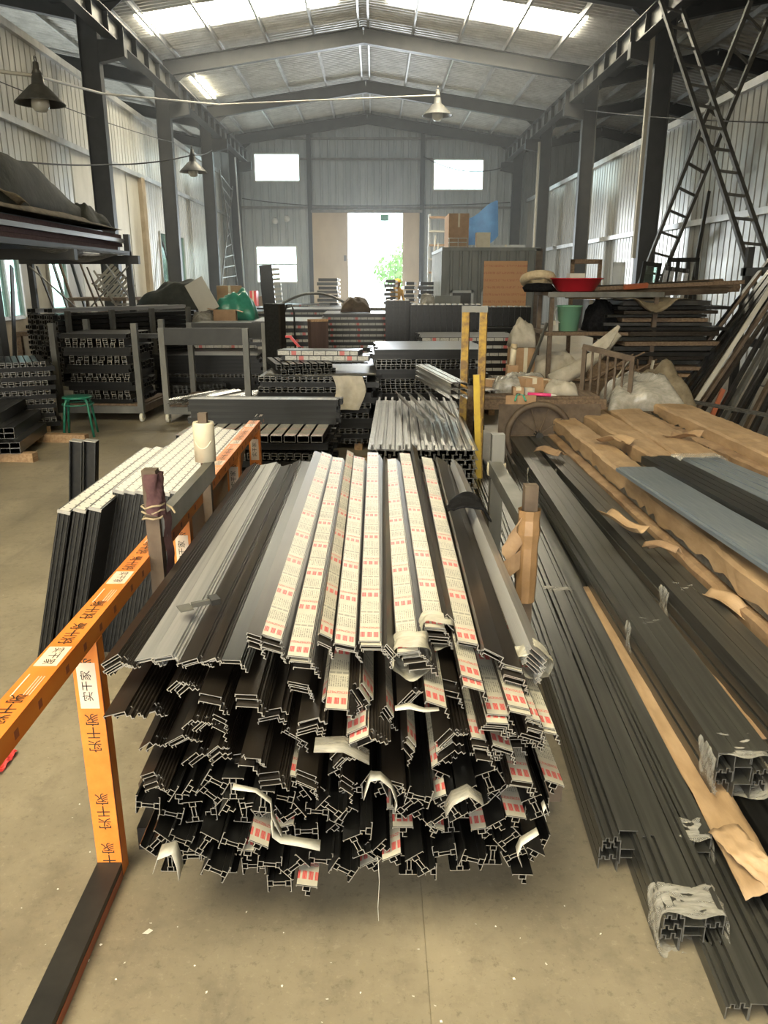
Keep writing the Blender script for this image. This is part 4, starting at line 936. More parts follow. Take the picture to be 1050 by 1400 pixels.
for i, (u, Y, W, tr, lb) in enumerate(((430, 17.5, 1.2, 'PSFSFSFSFSFSFSFSFSFST', 'stack with a curved hose on it behind the tall printed stack'), (352, 18.0, 1.3, 'PSFSFSFSFSFSFSFSFSF', 'stack of staggered tiers by the wall-side boxes'), (455, 21, 1.3, 'PSFSFSFSFSFSFSFSFSF', 'stack of pale tiers toward the far doorway'), (528, 20.5, 1.4, 'PSFSFSFSFSFSFSFSFSF', 'stack of pale tiers in line with the open doorway'), (415, 23, 1.5, 'PSFSFSFSFSFSFSFSFSF', 'far stack of pale tiers below the beige door leaf'), (350, 22, 1.4, 'PSFSFSFSFSFSFSFSFS', 'far stack of dark tiers below the small gable window'), (520, 26, 1.6, 'PSFSFSFSFSFSFSFS', 'farthest low stack just inside the doorway'))):
    stack(lb, at(u, Y), W, 1.4, tr, R.uniform(-.08, .08), 40 + i, film='faded_film')
# black ribbed screens
def screen(label, u0, u1, vt, Y, group='black ribbed panels'):
    a = at(u0, Y); b = at(u1, Y); zt = py((u0 + u1) / 2, vt, Y).z; W = b.x - a.x
    e = thing('ribbed_screen', label, 'panel', ((a.x + b.x) / 2, Y, 0), (0, 0, 0), group)
    part('board', MB().box((-W / 2, 0, 0), (W / 2, .12, zt)), 'dark_alu', e)
    n = int(W / .09); me = MB().box((-.03, -.02, 0), (.03, 0, zt)).mesh('rib', 'dark_alu'); tip = MB().box((-.03, -.02, zt), (.03, .12, zt + .02)).mesh('tip', 'cut_end')
    for i in range(n): link('rib', me, e, (-W / 2 + (i + .5) * W / n, 0, 0)); link('tip', tip, e, (-W / 2 + (i + .5) * W / n, 0, 0))
screen('tall black ribbed panel block beside the aisle stacks', 527, 560, 411, 13.6); screen('long black ribbed panel block with sawtooth top before the grey cabin', 560, 655, 417, 13.0); screen('black ribbed panel block with sawtooth top beside the shelf', 652, 722, 420, 13.1)
for u0, u1, vt, Y, lb in ((436, 464, 379, 26, 'tall dark stack standing against the beige door leaf'), (525, 541, 381, 24, 'upright dark panel stack just right of the open doorway light'), (552, 566, 384, 24, 'narrow upright dark panel stack with pale serrated edge'), (571, 595, 384, 23, 'broad upright dark panel stack before the cabin side')):
    a = at(u0, Y); b = at(u1, Y); zt = py(u0, vt, Y).z; n = 9
    e = thing('panel_stack', lb, 'panel stack', ((a.x + b.x) / 2, Y, 0)); W = b.x - a.x
    for k in range(14): part('panel', MB().box((-W / 2 + (k % 2) * .05, 0, k * zt / 14), (W / 2 - (k % 3) * .02, .5, (k + .75) * zt / 14)), 'dark_alu' if k % 2 else 'charcoal_alu', e)
    for k in range(14): part('panel_edge', MB().box((W / 2 - .02, -.01, (k + .1) * zt / 14), (W / 2 + .05, .4, (k + .6) * zt / 14)), 'silver_alu', e)

# ================================================================== LEFT SIDE
def caster(parent, x, y, r=.058):
    w_ = part('caster', MB().lathe([(.012, -.018), (r, -.018), (r + .004, 0), (r, .018), (.012, .018), (.012, -.018)], 18), 'caster_plastic', parent, (x, y, r + .004), (0, PI / 2, 0), True)
    part('fork', MB().box((-.028, -.012, -.01), (-.022, .012, r + .03)).box((.022, -.012, -.01), (.028, .012, r + .03)), 'grey_steel', parent, (x, y, r + .004))
def cart(label, c, rz, W, Dp, zt, top_plate):
    e = thing('steel_cart', label, 'cart', c, (0, 0, rz), 'steel carts'); s = .035
    for x in (-W / 2, W / 2):
        for y in (0, Dp): part('post', MB().box((x - s, y - s, .11), (x + s, y + s, zt)), 'grey_steel', e); caster(e, x, y)
    for y in (0, Dp): part('base_beam', MB().box((-W / 2, y - .03, .11), (W / 2, y + .03, .2)), 'grey_steel', e)
    for x in (-W / 2, W / 2): part('base_beam', MB().box((x - .03, 0, .11), (x + .03, Dp, .2)), 'rusty_steel', e)
    part('deck', MB().box((-W / 2, 0, .2), (W / 2, Dp, .22)), 'old_timber', e)
    for y in ((0, Dp) if top_plate else ()): part('top_rail', MB().box((-W / 2, y - .025, zt - (.2 if top_plate else .05)), (W / 2, y + .025, zt)), 'grey_steel' if not top_plate else 'painted_steel', e)
    return e
c1 = Vector((-3.42, 9.62, 0)); cart('wheeled steel cart behind the green stool loaded with tooth-edged bars', c1, -.06, 1.02, 1.0, 1.2, False)
stack('tooth-edged dark stack standing on the cart behind the green stool', Vector((c1.x - .0, c1.y + .06, .222)), .80, .85, 'SEESSEESSEESSEES', -.06, 51, pitch=.095, mat_end='cut_end')
e = thing('loose_bar', 'long dark bar with faded print laid across the cart posts', 'profile', (c1.x - .5, c1.y + .4, 1.0), (0, 0, 0)); link('bar', bar_mesh('slab', 1.25, 'charcoal_alu', 'cut_end', .004), e, (0, 0, 0), (0, 0, -PI / 2 - .02))
part('film', MB().box((.01, -.054, .004), (1.2, -.05, .03)), 'faded_film', e)
c2 = Vector((-2.06, 9.5, 0)); cart('wheeled steel cart with a broad top rail holding shiny loose bars', c2, -.05, 1.02, 1.2, 1.15, True)
for i in range(22):
    e = loose_bar('angle', 'bright_alu', (c2.x - .46 + (i % 11) * .075, c2.y - .06 + R.uniform(-.1, .05), .27 + .04 * (i // 11)), R.uniform(-.6, .6), -.5 + R.uniform(-.05, .05), .9, 'bare silver angle bar lying on the cart with the broad top rail', 'silver angles on the cart', name='silver_angle')
stack('dark stack with white tags behind the cart with the broad top rail', Vector((-2.45, 11.4, 0)), 1.5, 1.1, 'PSSSSSESSSSS', -.05, 52)
stack('stack of tiers with striped ends beside the centre-left carts', Vector((-2.35, 12.6, 0)), 1.25, 1.2, 'PSESFSESFSESFSESFSE', 0.0, 53)
stack('low heap of dark bars in front of the white-tagged stack', Vector((-2.5, 10.95, 0)), .8, .4, 'PSSEE', .35, 54, body='charcoal_alu')
stack('stack of silver-tipped tubes on timber at the aisle', Vector((-1.95, 11.0, 0)) + Vector((.35, .45, 0)), .7, .55, 'PSSSEE', -.25, 55, mat_end='cut_end')
# the long rack of bars (honeycomb ends)
e = thing('bar_rack', 'steel rack packed with long bars whose ends form a honeycomb', 'rack', (-4.55, 10.9, 0), (0, 0, -.62), 'bar racks')
for k in range(13):
    for i in range(9): link('bar', bar_mesh('tube', 2.35, 'dark_alu', 'cut_end', .005), e, (-.36 + i * .088, R.uniform(-.03, .03), .35 + k * .07))
for y in (.1, .8, 1.5, 2.2):
    for x in (-.44, .44): part('post', MB().box((x - .03, y - .03, 0), (x + .03, y + .03, 1.3)), 'grey_steel', e)
    part('bearer', MB().box((-.44, y - .03, .28), (.44, y + .03, .345)), 'grey_steel', e)
for i in range(4): link('bar', bar_mesh('slab', 2.3, 'silver_alu' if i % 2 else 'charcoal_alu', 'cut_end', .004), e, (-.3 + i * .12, .05 * i, 1.27), (0, 0, R.uniform(-.04, .04)))
# near left stacks
stack('tall stack of stepped bars on a timber pallet behind the green stool', Vector((-4.15, 8.75, 0)), .95, .9, 'PSESESESESESESE', .45, 56, mat_end='cut_end', pitch=.07)
stack('dusty stack of flat bars at the left edge behind the pallet bars', Vector((-4.85, 7.9, 0)), .7, .8, 'PSSSESSSESS', .45, 57)
for i, (x, y, z, n, lb) in enumerate(((-3.62, 7.55, .09, 4, 'lower'), (-3.75, 7.75, .2, 4, 'middle'), (-3.9, 7.85, .31, 3, 'upper'))):
    e, L = bundle('profile_bundle', '%s bundle of dark channel bars on timber at the left edge' % lb, (x, y - .25, z), (x - .75 + .55, y + .9, z), n, 2, 'slab', 'dark_alu', .095, .053, group='bundles on timber', seed=60 + i)
for i, (x, y) in enumerate(((-3.62, 7.42), (-3.45, 8.35))):
    e = link('timber_block', MB().box((-.3, -.05, 0), (.3, .05, .088)).mesh('timber_block', 'timber'), None, (x, y, 0), (0, 0, -.1)); tag(e, 'short pale timber bearer under the channel bundles at the left edge', 'timber', 'timber bearers')
# green stool
st = thing('stool', 'green painted round metal stool with three visible legs on the concrete', 'stool', (-3.36, 8.72, 0), (0, 0, .2))
part('seat', MB().lathe([(0, .452), (.13, .452), (.16, .446), (.163, .43), (.15, .425), (0, .43)], 28), 'green_paint', st, smooth=True)
for k in range(4):
    a = PI / 4 + k * PI / 2; x, y = math.cos(a), math.sin(a)
    part('leg', MB().tube([(x * .09, y * .09, .428), (x * .15, y * .15, .41), (x * .172, y * .172, .36), (x * .225, y * .225, 0)], .014, 8), 'green_paint', st, smooth=True)
part('ring', MB().torus((0, 0, .36), .168, .008, 24, 6), 'green_paint', st, smooth=True)
# mezzanine rack with long bars and tarps
e = thing('high_rack', 'high steel rack with a deck carrying long film-wrapped bars under a tarp', 'rack', (-4.3, 9.3, 0))
for x in (-.85, .62):
    for y in ((-2.5, .3, 2.85) if x < 0 else (-2.5, 2.85)): part('post', MB().box((x - .04, y - .04, 0), (x + .04, y + .04, 2.05 if y != 2.85 else 2.35)), 'painted_steel', e)
for y in (-2.5, .3, 2.85): part('cross_beam', MB().box((-1.0, y - .05, 1.93), (.78, y + .05, 2.05)), 'painted_steel', e)
for x in (-.85, -.1, .62): part('deck_beam', MB().box((x - .04, -2.6, 2.05), (x + .04, 2.9, 2.11)), 'painted_steel', e)
part('brace', MB().beam((.62, 2.8, .5), (-.85, 2.8, 1.9), .02, .02), 'grey_steel', e); part('brace', MB().beam((-.85, 2.8, .5), (.62, 2.8, 1.9), .02, .02), 'grey_steel', e)
cols = ['maroon_cloth', 'silver_alu', 'bronze_alu', 'old_timber', 'charcoal_alu']
for i in range(58):
    r, k = divmod(i, 12); m = R.choice(cols) if k < 10 else R.choice(('maroon_cloth', 'silver_alu'))
    loose_bar('slab' if i % 3 else 'tube', m, (-4.95 + k * .108 + R.uniform(-.01, .01), 6.6 + R.uniform(-.2, .2), 2.115 + r * .058), 0, R.uniform(-.012, .012), 5.5 + R.uniform(-.15, .15), 'long bar on the high rack, %s from the wall side, %s layer from its deck' % (ORD[k], ORD[r]), 'long bars on the high rack', name='long_bar')
def lump(name, label, cat, c, sx, sy, sz, mat, seed, n=22, power=.8, skirt=0.0):
    Q = random.Random(seed); a, b, d, f = (Q.uniform(0, 6) for _ in range(4))
    def fn(s, q):
        x = (s - .5) * 2; y = (q - .5) * 2; h = max(0, 1 - abs(x) ** 2.6) ** power * max(0, 1 - abs(y) ** 2.6) ** power
        w_ = .16 * math.sin(x * 4 + a) * math.cos(y * 3 + b) + .08 * math.sin(x * 9 + d + y * 5) + .05 * math.sin(y * 13 + f)
        return (x * sx * (1 + .06 * math.sin(y * 5 + d)), y * sy * (1 + .06 * math.sin(x * 6 + b)), sz * h * (1 + w_) + .01 * math.sin(x * 15 + y * 11) * h - skirt * (1 - h))
    e = link(name, MB().grid(fn, n, n).mesh(name, mat, True), None, c); e.modifiers.new('t', 'SOLIDIFY').thickness = .006; return tag(e, label, cat)
lump('tarp', 'dark green tarpaulin bundle heaped on the bars of the high rack', 'tarp', (-4.2, 9.2, 2.41), .42, 2.2, .62, 'tarp_green', 3, 30)
lump('folded_tarp', 'smaller dark folded tarp at the tip of the heaped bundle', 'tarp', (-3.95, 11.2, 2.40), .25, .5, .26, 'tarp_green', 5)
lump('burlap_sheet', 'crumpled brown burlap spread along the edge of the high rack', 'burlap', (-3.95, 9.6, 2.40), .3, 2.4, .1, 'tarp_brown', 8, 26)
e = link('burlap_strip', MB().grid(lambda a, b: ((a - .5) * .2 - b * .0 + .3 * b, b * .9, .28 - .3 * b + .02 * math.sin(a * 9 + b * 14)), 8, 16).mesh('burlap_strip', 'tarp_brown', True), None, (-4.05, 7.9, 2.5)); e.modifiers.new('t', 'SOLIDIFY').thickness = .01; tag(e, 'twisted brown burlap strip hanging across the pink bars of the high rack', 'burlap')
e = link('plastic_sag', MB().grid(lambda a, b: ((a - .5) * .5, (b - .5) * 2.4, -.14 * math.sin(PI * a) * math.sin(PI * b)), 8, 14).mesh('plastic_sag', 'clear_wrap', True), None, (-3.75, 10.4, 2.06)); tag(e, 'sagging sheet of clear plastic hanging under the high rack deck', 'plastic sheet')
# things under and behind the high rack
t = thing('workbench', 'cluttered timber workbench along the wall under the high rack', 'workbench', (-5.3, 14.3, 0))
part('top', MB().box((-.5, -1.6, .84), (.5, 3.4, .9)), 'old_timber', t)
for x in (-.45, .45):
    for y in (-1.5, .9, 3.3): part('leg', MB().box((x - .04, y - .04, 0), (x + .04, y + .04, .84)), 'old_timber', t)
part('front_board', MB().box((.46, -1.5, .2), (.48, 3.3, .84)), 'plywood', t)
def box(label, c, sx, sy, sz, mat='carton', rz=0.0, open_=False, group=None, cat='box', name='carton_box'):
    e = thing(name, label, cat, c, (0, 0, rz), group); t_ = .006
    if not open_: part('body', MB().box((-sx / 2, -sy / 2, 0), (sx / 2, sy / 2, sz)), mat, e); part('tape', MB().box((-.025, -sy / 2 - .001, sz), (.025, sy / 2 + .001, sz + .001)).box((-.025, -sy / 2 - .002, sz * .6), (.025, -sy / 2, sz)), 'cream_paper', e)
    else:
        for nm, a, b in (('side', (-sx / 2, -sy / 2, 0), (sx / 2, -sy / 2 + t_, sz)), ('side', (-sx / 2, sy / 2 - t_, 0), (sx / 2, sy / 2, sz)), ('side', (-sx / 2, -sy / 2, 0), (-sx / 2 + t_, sy / 2, sz)), ('side', (sx / 2 - t_, -sy / 2, 0), (sx / 2, sy / 2, sz)), ('base', (-sx / 2, -sy / 2, 0), (sx / 2, sy / 2, t_))): part(nm, MB().box(a, b), mat, e)
        part('flap', MB().add([(-sx / 2, -sy / 2, sz), (-sx / 2, sy / 2, sz), (-sx * .78, sy / 2, sz * 1.15), (-sx * .78, -sy / 2, sz * 1.15)], [(0, 1, 2, 3)]), mat, e)
        part('flap', MB().add([(sx / 2, -sy / 2, sz), (sx / 2, sy / 2, sz), (sx * .8, sy / 2, sz * .8), (sx * .8, -sy / 2, sz * .8)], [(0, 1, 2, 3)]), mat, e)
    return e
for i, (y, h, m, lb) in enumerate(((13.1, .28, 'grey_steel', 'grey metal tool case on the workbench'), (15.6, .3, 'carton', 'small carton on the workbench beside the window'), (16.8, .22, 'timber', 'pale wooden crate on the far workbench end'))):
    box(lb, (-5.2, y, .9), .35, .3, h, m, .3 * i, name='tool_box' if i == 0 else 'carton_box')
def lean(label, a, b, w_, h, mat, name='leaning_bar', cat='bar', group='bars leaning'):
    a = Vector(a); e = link(name, MB().beam((0, 0, 0), Vector(b) - a, w_, h, (1, 0, 0)).mesh(name, mat), None, a); return tag(e, label, cat, group)
GL = 'bars leaning under the high rack'
for i, (a, b, w_, m, lb) in enumerate((((-4.3, 11.9, 0), (-5.0, 12.6, 2.0), .09, 'grey_steel', 'wide pale steel strip leaning under the high rack'), ((-4.45, 12.0, 0), (-5.2, 12.5, 1.9), .05, 'bronze_alu', 'thin bronze bar leaning beside the pale steel strip'), ((-4.0, 12.6, 0), (-4.9, 13.4, 2.1), .06, 'old_timber', 'dark timber leaning before the workshop window'), ((-3.9, 12.7, 0), (-4.75, 13.4, 1.9), .05, 'rusty_steel', 'rusty flat bar leaning before the workshop window'), ((-3.75, 13.3, .9), (-4.5, 13.6, 1.95), .04, 'silver_alu', 'bright pole leaning towards the column by the rack post'), ((-5.2, 11.2, 0), (-5.5, 12.3, 1.9), .1, 'painted_steel', 'black plate leaning in the shade at the left edge'))):
    lean(lb, a, b, w_, .02, m, group=GL)
def ladder(label, a0, a1, b0, b1, n, w_, mat, rung=.025, group=None, name='ladder'):
    """rails a0->a1 and b0->b1"""
    a0, a1, b0, b1 = map(Vector, (a0, a1, b0, b1)); e = thing(name, label, 'ladder', a0, group=group); z = Vector()
    part('rail', MB().beam(z, a1 - a0, w_, w_, (1, 0, 0)), mat, e); part('rail', MB().beam(b0 - a0, b1 - a0, w_, w_, (1, 0, 0)), mat, e)
    for i in range(n):
        f = (i + .6) / n; part('rung', MB().beam(a0.lerp(a1, f) - a0, b0.lerp(b1, f) - a0, rung, rung), mat, e)
    return e
ladder('short pale stepladder leaning in front of the workshop window', (-4.05, 13.2, .9), (-4.75, 13.7, 1.85), (-3.8, 13.4, .9), (-4.5, 13.9, 1.85), 6, .03, 'cream_panel')
# boxes and tarp on the far left stacks
stack('wide dark stack of toothed tiers under the draped tarp', at(217, 14.5), 1.15, 1.3, 'PSSSEESSEESSEESSEESSEE', 0.0, 71, pitch=.07)
q = at(240, 14.6); lump('draped_tarp', 'dark tarp draped in a peak over the toothed stack', 'tarp', (q.x, 15.2, 1.18), .75, .55, .5, 'tarp_green', 12, 22, 1.1)
e = link('pale_tray', MB().box((-.18, -.02, 0), (.18, .02, .62)).mesh('pale_tray', 'cream_panel'), None, (q.x + .72, 14.6, 1.15), (-.2, -.5, .1)); tag(e, 'pale board tilted against the peaked tarp', 'board')
stack('pile of dusty bars under the open carton', at(305, 14.0), 1.1, 1.2, 'PSFSFSESESFSESFSEE', 0.0, 72, film='faded_film')
q = at(308, 14.2); zt = .07 + 17 * .053
box('open carton with flaps on the dusty bar stack', (q.x, 14.5, zt + .01), .4, .35, .2, 'carton', .1, True)
lump('green_bag', 'crumpled green plastic bag behind the open carton', 'bag', (q.x + .05, 15.4, zt), .38, .3, .5, 'green_plastic', 15, 20, .5)
lump('white_bag', 'white plastic bag beside the open carton', 'bag', (q.x - .4, 14.5, zt + .01), .2, .18, .18, 'bag_plastic', 16, 14, .5)
e = link('wire_coil', MB().torus((0, 0, 0), .14, .05, 22, 8, 'y').mesh('wire_coil', 'silver_alu', True), None, (q.x - .5, 15.2, zt + .2)); tag(e, 'round silver coil standing behind the open carton', 'coil')
box('brown carton on the stack against the glazed door', (q.x - .25, 16.4, zt), .5, .4, .62, 'carton', .2)
stack('low stack carrying the brown carton by the glazed door', Vector((q.x - .2, 16.0, 0)), 1.0, .9, 'PSSESSESSESSESSESS', 0, 73)
e = link('striped_grille', None, None, (-5.6, 16.6, 1.4), (0, .8, .5)); e.name = 'striped_grille'; tag(e, 'striped slatted grille leaning against the cream wall panel', 'grille')
for i in range(8): part('slat', MB().box((-.3 + i * .08, -.02, 0), (-.25 + i * .08, .02, .6)), 'cream_panel', e)
part('rail', MB().box((-.32, .0, .0), (.32, .03, .05)), 'old_timber', e); part('rail', MB().box((-.32, .0, .55), (.32, .03, .6)), 'old_timber', e)
t = thing('side_table', 'dark table against the cream wall holding the striped grille', 'table', (-5.6, 16.6, 0)); part('top', MB().box((-.6, -.5, 1.3), (.6, .6, 1.36)), 'old_timber', t)
for x in (-.55, .55):
    for y in (-.45, .55): part('leg', MB().box((x - .03, y - .03, 0), (x + .03, y + .03, 1.3)), 'old_timber', t)
for i, (y, z1, m) in enumerate(((18.0, 2.6, 'black_steel'), (17.5, 2.2, 'old_timber'), (26.4, 2.9, 'black_steel'), (27.0, 2.5, 'old_timber'), (27.6, 2.2, 'black_steel'))):
    lean(('bar leaning on the cream wall panel' if y < 20 else 'dark bar leaning before the glazed door'), (-6.2, y - .3, 0), (-6.9, y + .2, z1), .09, .04, m, group='bars on the left wall')
# far-left ladder truss
def down(a, b): return a.lerp(b, a.z / (a.z - b.z))
ladder('tall lattice ladder leaning in the far left corner', down(px(300, 232, -5.9), px(322, 372, -5.9)), px(300, 232, -5.9), down(px(318, 255, -5.9), px(303, 385, -5.9)), px(318, 255, -5.9), 14, .05, 'grey_steel', .035)
lean('long pale pole leaning beside the lattice ladder', down(px(321, 215, -5.7), px(333, 380, -5.7)), px(321, 215, -5.7), .05, .05, 'purlin_zinc')
for i, (u, m, h) in enumerate(((335, 'carton', .9), (320, 'carton', .75), (349, 'red_paint', 1.0), (345, 'cream_paper', .98), (360, 'old_timber', .8))):
    p_ = at(u, 27); box(['stacked brown cartons by the far left window', 'lower brown carton by the far left corner', 'bright red upright carton below the small gable window', 'yellowish upright carton beside the red one', 'brown crate below the small gable window'][i], (p_.x, 26.4 + .55 * i, 0), .5 if i in (0, 1, 4) else .22, .5, h + .35, m)
t = thing('ribbed_stand', 'tall dark panel with white stepped edge standing before the small gable window', 'panel', (*at(378, 22).xy, 0), (0, -.06, 0)); part('board', MB().box((-.25, 0, 0), (.1, .1, 2.1)), 'dark_alu', t)
for k in range(9): part('step', MB().box((.1, .0, .9 + k * .13), (.3, .1, .97 + k * .13)), 'white_plastic', t)

# trolleys, hoses and other pieces standing among the stacks
t = thing('timber_slab', 'reddish brown upright board standing between the aisle stacks', 'board', (*at(436, 10.0).xy, 0), (0, 0, .5)); part('board', MB().box((-.12, -.05, 0), (.12, .05, 1.22)), 'maroon_board', t); part('edge', MB().box((-.12, -.052, 1.20), (.12, .052, 1.23)), 'timber', t)
t = thing('dark_plank', 'dark upright board standing left of the reddish board', 'board', (*at(377, 10.6).xy, 0), (0, 0, -.5)); part('board', MB().box((-.12, -.05, 0), (.12, .05, 1.4)), 'charcoal_alu', t); part('edge', MB().box((.12, -.06, 0), (.15, .05, 1.4)), 'bronze_alu', t)
t = thing('red_bracket', 'small red angled bracket on the printed pack in the aisle', 'bracket', (*at(405, 9.6).xy, .9), (0, 0, 0)); part('arm', MB().beam((-.06, 0, .14), (.06, 0, 0), .035, .03), 'red_paint', t); part('top', MB().box((-.12, -.02, .13), (-.04, .02, .155)), 'red_paint', t); part('support', MB().box((.03, -.03, -.9), (.07, .03, .02)), 'black_steel', t)
t = thing('trolley_frame', 'thin bent tube trolley handle between the stacks', 'trolley', (*at(397, 11.5).xy, 0)); part('hoop', MB().tube([(-.06, 0, 0), (-.06, 0, 1.25), (-.02, 0, 1.36), (.05, 0, 1.36), (.08, 0, 1.25), (.08, 0, 0)], .013, 8), 'black_steel', t, smooth=True); part('base', MB().box((-.15, -.05, 0), (.15, .3, .04)), 'black_steel', t)
lump('grey_hood', 'rounded dark machine hood resting on the middle stack', 'hood', (*at(487, 15.6).xy, 1.105), .28, .25, .26, 'rusty_steel', 30, 16, .5)
t = thing('arched_hose', 'grey hose arched over the far stacks', 'hose', (*at(432, 17.8).xy, 1.1)); part('hose', MB().tube([(-.9 + i * .09, .1 * math.sin(i * .5), .32 * math.sin(PI * i / 20)) for i in range(21)], .03, 8), 'dull_end', t, smooth=True)

# ================================================================== RIGHT SIDE
# shelf with basin and bucket
SX, SY = 2.12, 9.5
t = thing('shelf_rack', 'rusty two-level shelf frame holding the red basin and green bucket', 'shelf', (SX, SY, 0))
for x in (0, 1.25):
    for y in (0, .7): part('post', MB().box((x - .025, y - .025, 0), (x + .025, y + .025, 1.56)), 'rusty_steel', t)
for z, m in ((1.52, 'old_timber'), (1.06, 'old_timber'), (.5, 'old_timber')): part('shelf', MB().box((-.06, -.05, z), (1.32, .75, z + .04)), m, t)
part('front_rail', MB().box((-.06, -.065, 1.505), (1.32, -.05, 1.565)), 'grey_steel', t)
part('tie_bar', MB().beam((-.35, -.1, .35), (-.02, .1, 1.2), .03, .03), 'grey_steel', t)
e = thing('red_basin', 'wide red plastic basin on the top shelf', 'basin', (SX + .36, SY + .35, 1.56)); part('bowl', MB().lathe([(0, .01), (.2, .0), (.23, .02), (.31, .15), (.335, .155), (.335, .165), (.305, .16), (.22, .03), (0, .02)], 36), 'red_plastic', e, smooth=True)
part('contents', MB().box((-.1, -.1, .03), (.08, .08, .22)), 'cream_panel', e)
e = thing('ring_cushion', 'flat beige ring cushion lying on a dark bag beside the basin', 'cushion', (SX - .09, SY + .4, 1.56)); part('ring', MB().torus((0, 0, .16), .17, .055, 28, 8), 'straw', e, (0, 0, 0), (-.35, 0, 0), True); part('bag', MB().lathe([(0, 0), (.17, 0), (.2, .05), (.15, .1), (0, .11)], 18), 'cloth_dark', e, smooth=True)
e = thing('green_bucket', 'pale green plastic bucket on the middle shelf', 'bucket', (SX + .27, SY + .22, 1.10)); part('body', MB().lathe([(0, 0), (.115, 0), (.15, .29), (.16, .29), (.16, .305), (.142, .305), (.112, .01), (0, .01)], 30), 'pale_green_plastic', e, smooth=True)
part('handle', MB().tube([(-.155, .0, .28), (-.19, -.03, .22), (-.17, -.05, .12), (-.12, -.06, .1)], .006, 6), 'white_plastic', e)
e = lump('black_bag', 'black rubbish bag stuffed on the shelf beside the green bucket', 'bag', (SX + .68, SY + .3, 1.10), .2, .2, .34, 'cloth_dark', 41, 14, .45)
box('small grey carton tucked at the shelf post', (SX + .08, SY + .25, 1.10), .12, .12, .12, 'cream_panel'); box('white carton at the rear of the middle shelf', (SX + .62, SY + .6, 1.10), .14, .1, .36, 'light_grey_sheet')
e = lump('rag_heap', 'heap of rags and cloth on the bottom shelf', 'rags', (SX + .15, SY + .3, .54), .3, .3, .28, 'off_white_cloth', 44, 16, .5)
e = lump('dark_heap', 'dark scrap heap on the bottom shelf beside the rags', 'scrap', (SX + .85, SY + .3, .54), .35, .3, .3, 'old_timber', 45, 16, .5)
box('tall carton leaning on the left end of the shelf', (SX - .28, SY + .3, 0), .25, .3, .9, 'carton', .2); e = lump('white_rags', 'white rags heaped on the tall carton beside the shelf', 'rags', (SX - .28, SY + .3, .905), .16, .16, .3, 'off_white_cloth', 46, 14, .5)
# stack of flat panels
e = thing('panel_pile', 'tall untidy pile of flat dark door panels next to the shelf', 'panel pile', (3.5, 9.5, 0)); z = .55
for x in (-.55, .55):
    for y in (.1, .8): part('trestle_leg', MB().box((x - .04, y - .04, 0), (x + .04, y + .04, .55)), 'rusty_steel', e)
mm = ['dark_alu', 'black_steel', 'old_timber', 'charcoal_alu', 'bronze_alu']
for k in range(17):
    th = R.uniform(.028, .055); W = R.uniform(1.0, 1.4)
    part('panel', MB().box((-W / 2, 0, 0), (W / 2, .95, th)), mm[k % 5] if k else 'timber', e, (R.uniform(-.12, .12), R.uniform(-.1, .06), z + .006), (0, R.uniform(-.006, .006), R.uniform(-.06, .06))); z += th + .012
e = link('dusty_sheet', MB().grid(lambda a, b: ((a - .5) * .75, (b - .5) * .8 - (.1 if b < .1 else 0), (.0 if b > .12 else -.14 * math.sin(PI * min(1, max(0, a * 1.6 - .3))))+ .01 * math.sin(a * 9)), 14, 10).mesh('dusty_sheet', 'tarp_brown', True), None, (3.3, 9.75, z + .02)); tag(e, 'dusty brown sheet with a hanging corner on the panel pile', 'sheet'); e.modifiers.new('t', 'SOLIDIFY').thickness = .004
GR = 'bars stacked above the panel pile'
for i in range(16):
    lean('dusty dark bar lying across the panel pile and shelf rack', (2.7 + R.uniform(-.5, .4), 9.8 + (i % 8) * .1, z + .04 + .05 * (i // 8) + R.uniform(0, .03)), (4.3 + R.uniform(-.2, .35), 9.9 + (i % 8) * .1 + R.uniform(-.1, .1), z + .1 + .06 * (i // 8) + R.uniform(0, .06)), .07, .045, R.choice(('dark_alu', 'old_timber', 'bronze_alu', 'rusty_steel')), 'crossing_bar', 'bar', GR)
lean('orange taped bar lying among the dark bars over the shelf', (3.0, 9.6, 1.62), (3.3, 9.65, 1.64), .05, .04, 'hazard_red', 'taped_bar')
# frames leaning behind the pile
for i, (u0, u1, vt, vb, Y, lb) in enumerate(((838, 858, 358, 400, 11.5, 'pale glazed window frame leaning behind the basin shelf'), (856, 886, 355, 400, 11.3, 'dark window frame leaning behind the basin shelf'), (888, 925, 362, 402, 11.6, 'small dark frame with bright bars leaning over the panel pile'), (912, 960, 352, 400, 11.9, 'dark wide frame standing behind the panel pile'), (780, 826, 354, 400, 11.0, 'timber chair-like frame behind the red basin'))):
    a = py(u0, vb, Y); b = py(u1, vt, Y); W = b.x - a.x; H = b.z - .0; fr = 'light_grey_sheet' if i == 0 else 'old_timber' if i == 4 else 'dark_alu'
    e = thing('window_frame', lb, 'frame', (a.x, Y, 0), (-.05, .12 if i in (1, 2) else 0, 0), 'frames leaning on the right')
    for x in (.025, W - .025) + ((W * .33, W * .66) if i in (2, 3) else ()): part('stile', MB().box((x - .025, -.02, 0), (x + .025, .02, H)), fr if i != 2 else 'silver_alu', e)
    for zz in (H - .03, H - .5): part('rail', MB().box((0, -.02, zz - .03), (W, .02, zz + .03)), fr, e)
    if i in (0, 1): part('pane', MB().box((.03, -.004, H - .48), (W - .03, .004, H - .05)), 'green_glass' if i else 'light_grey_sheet', e)
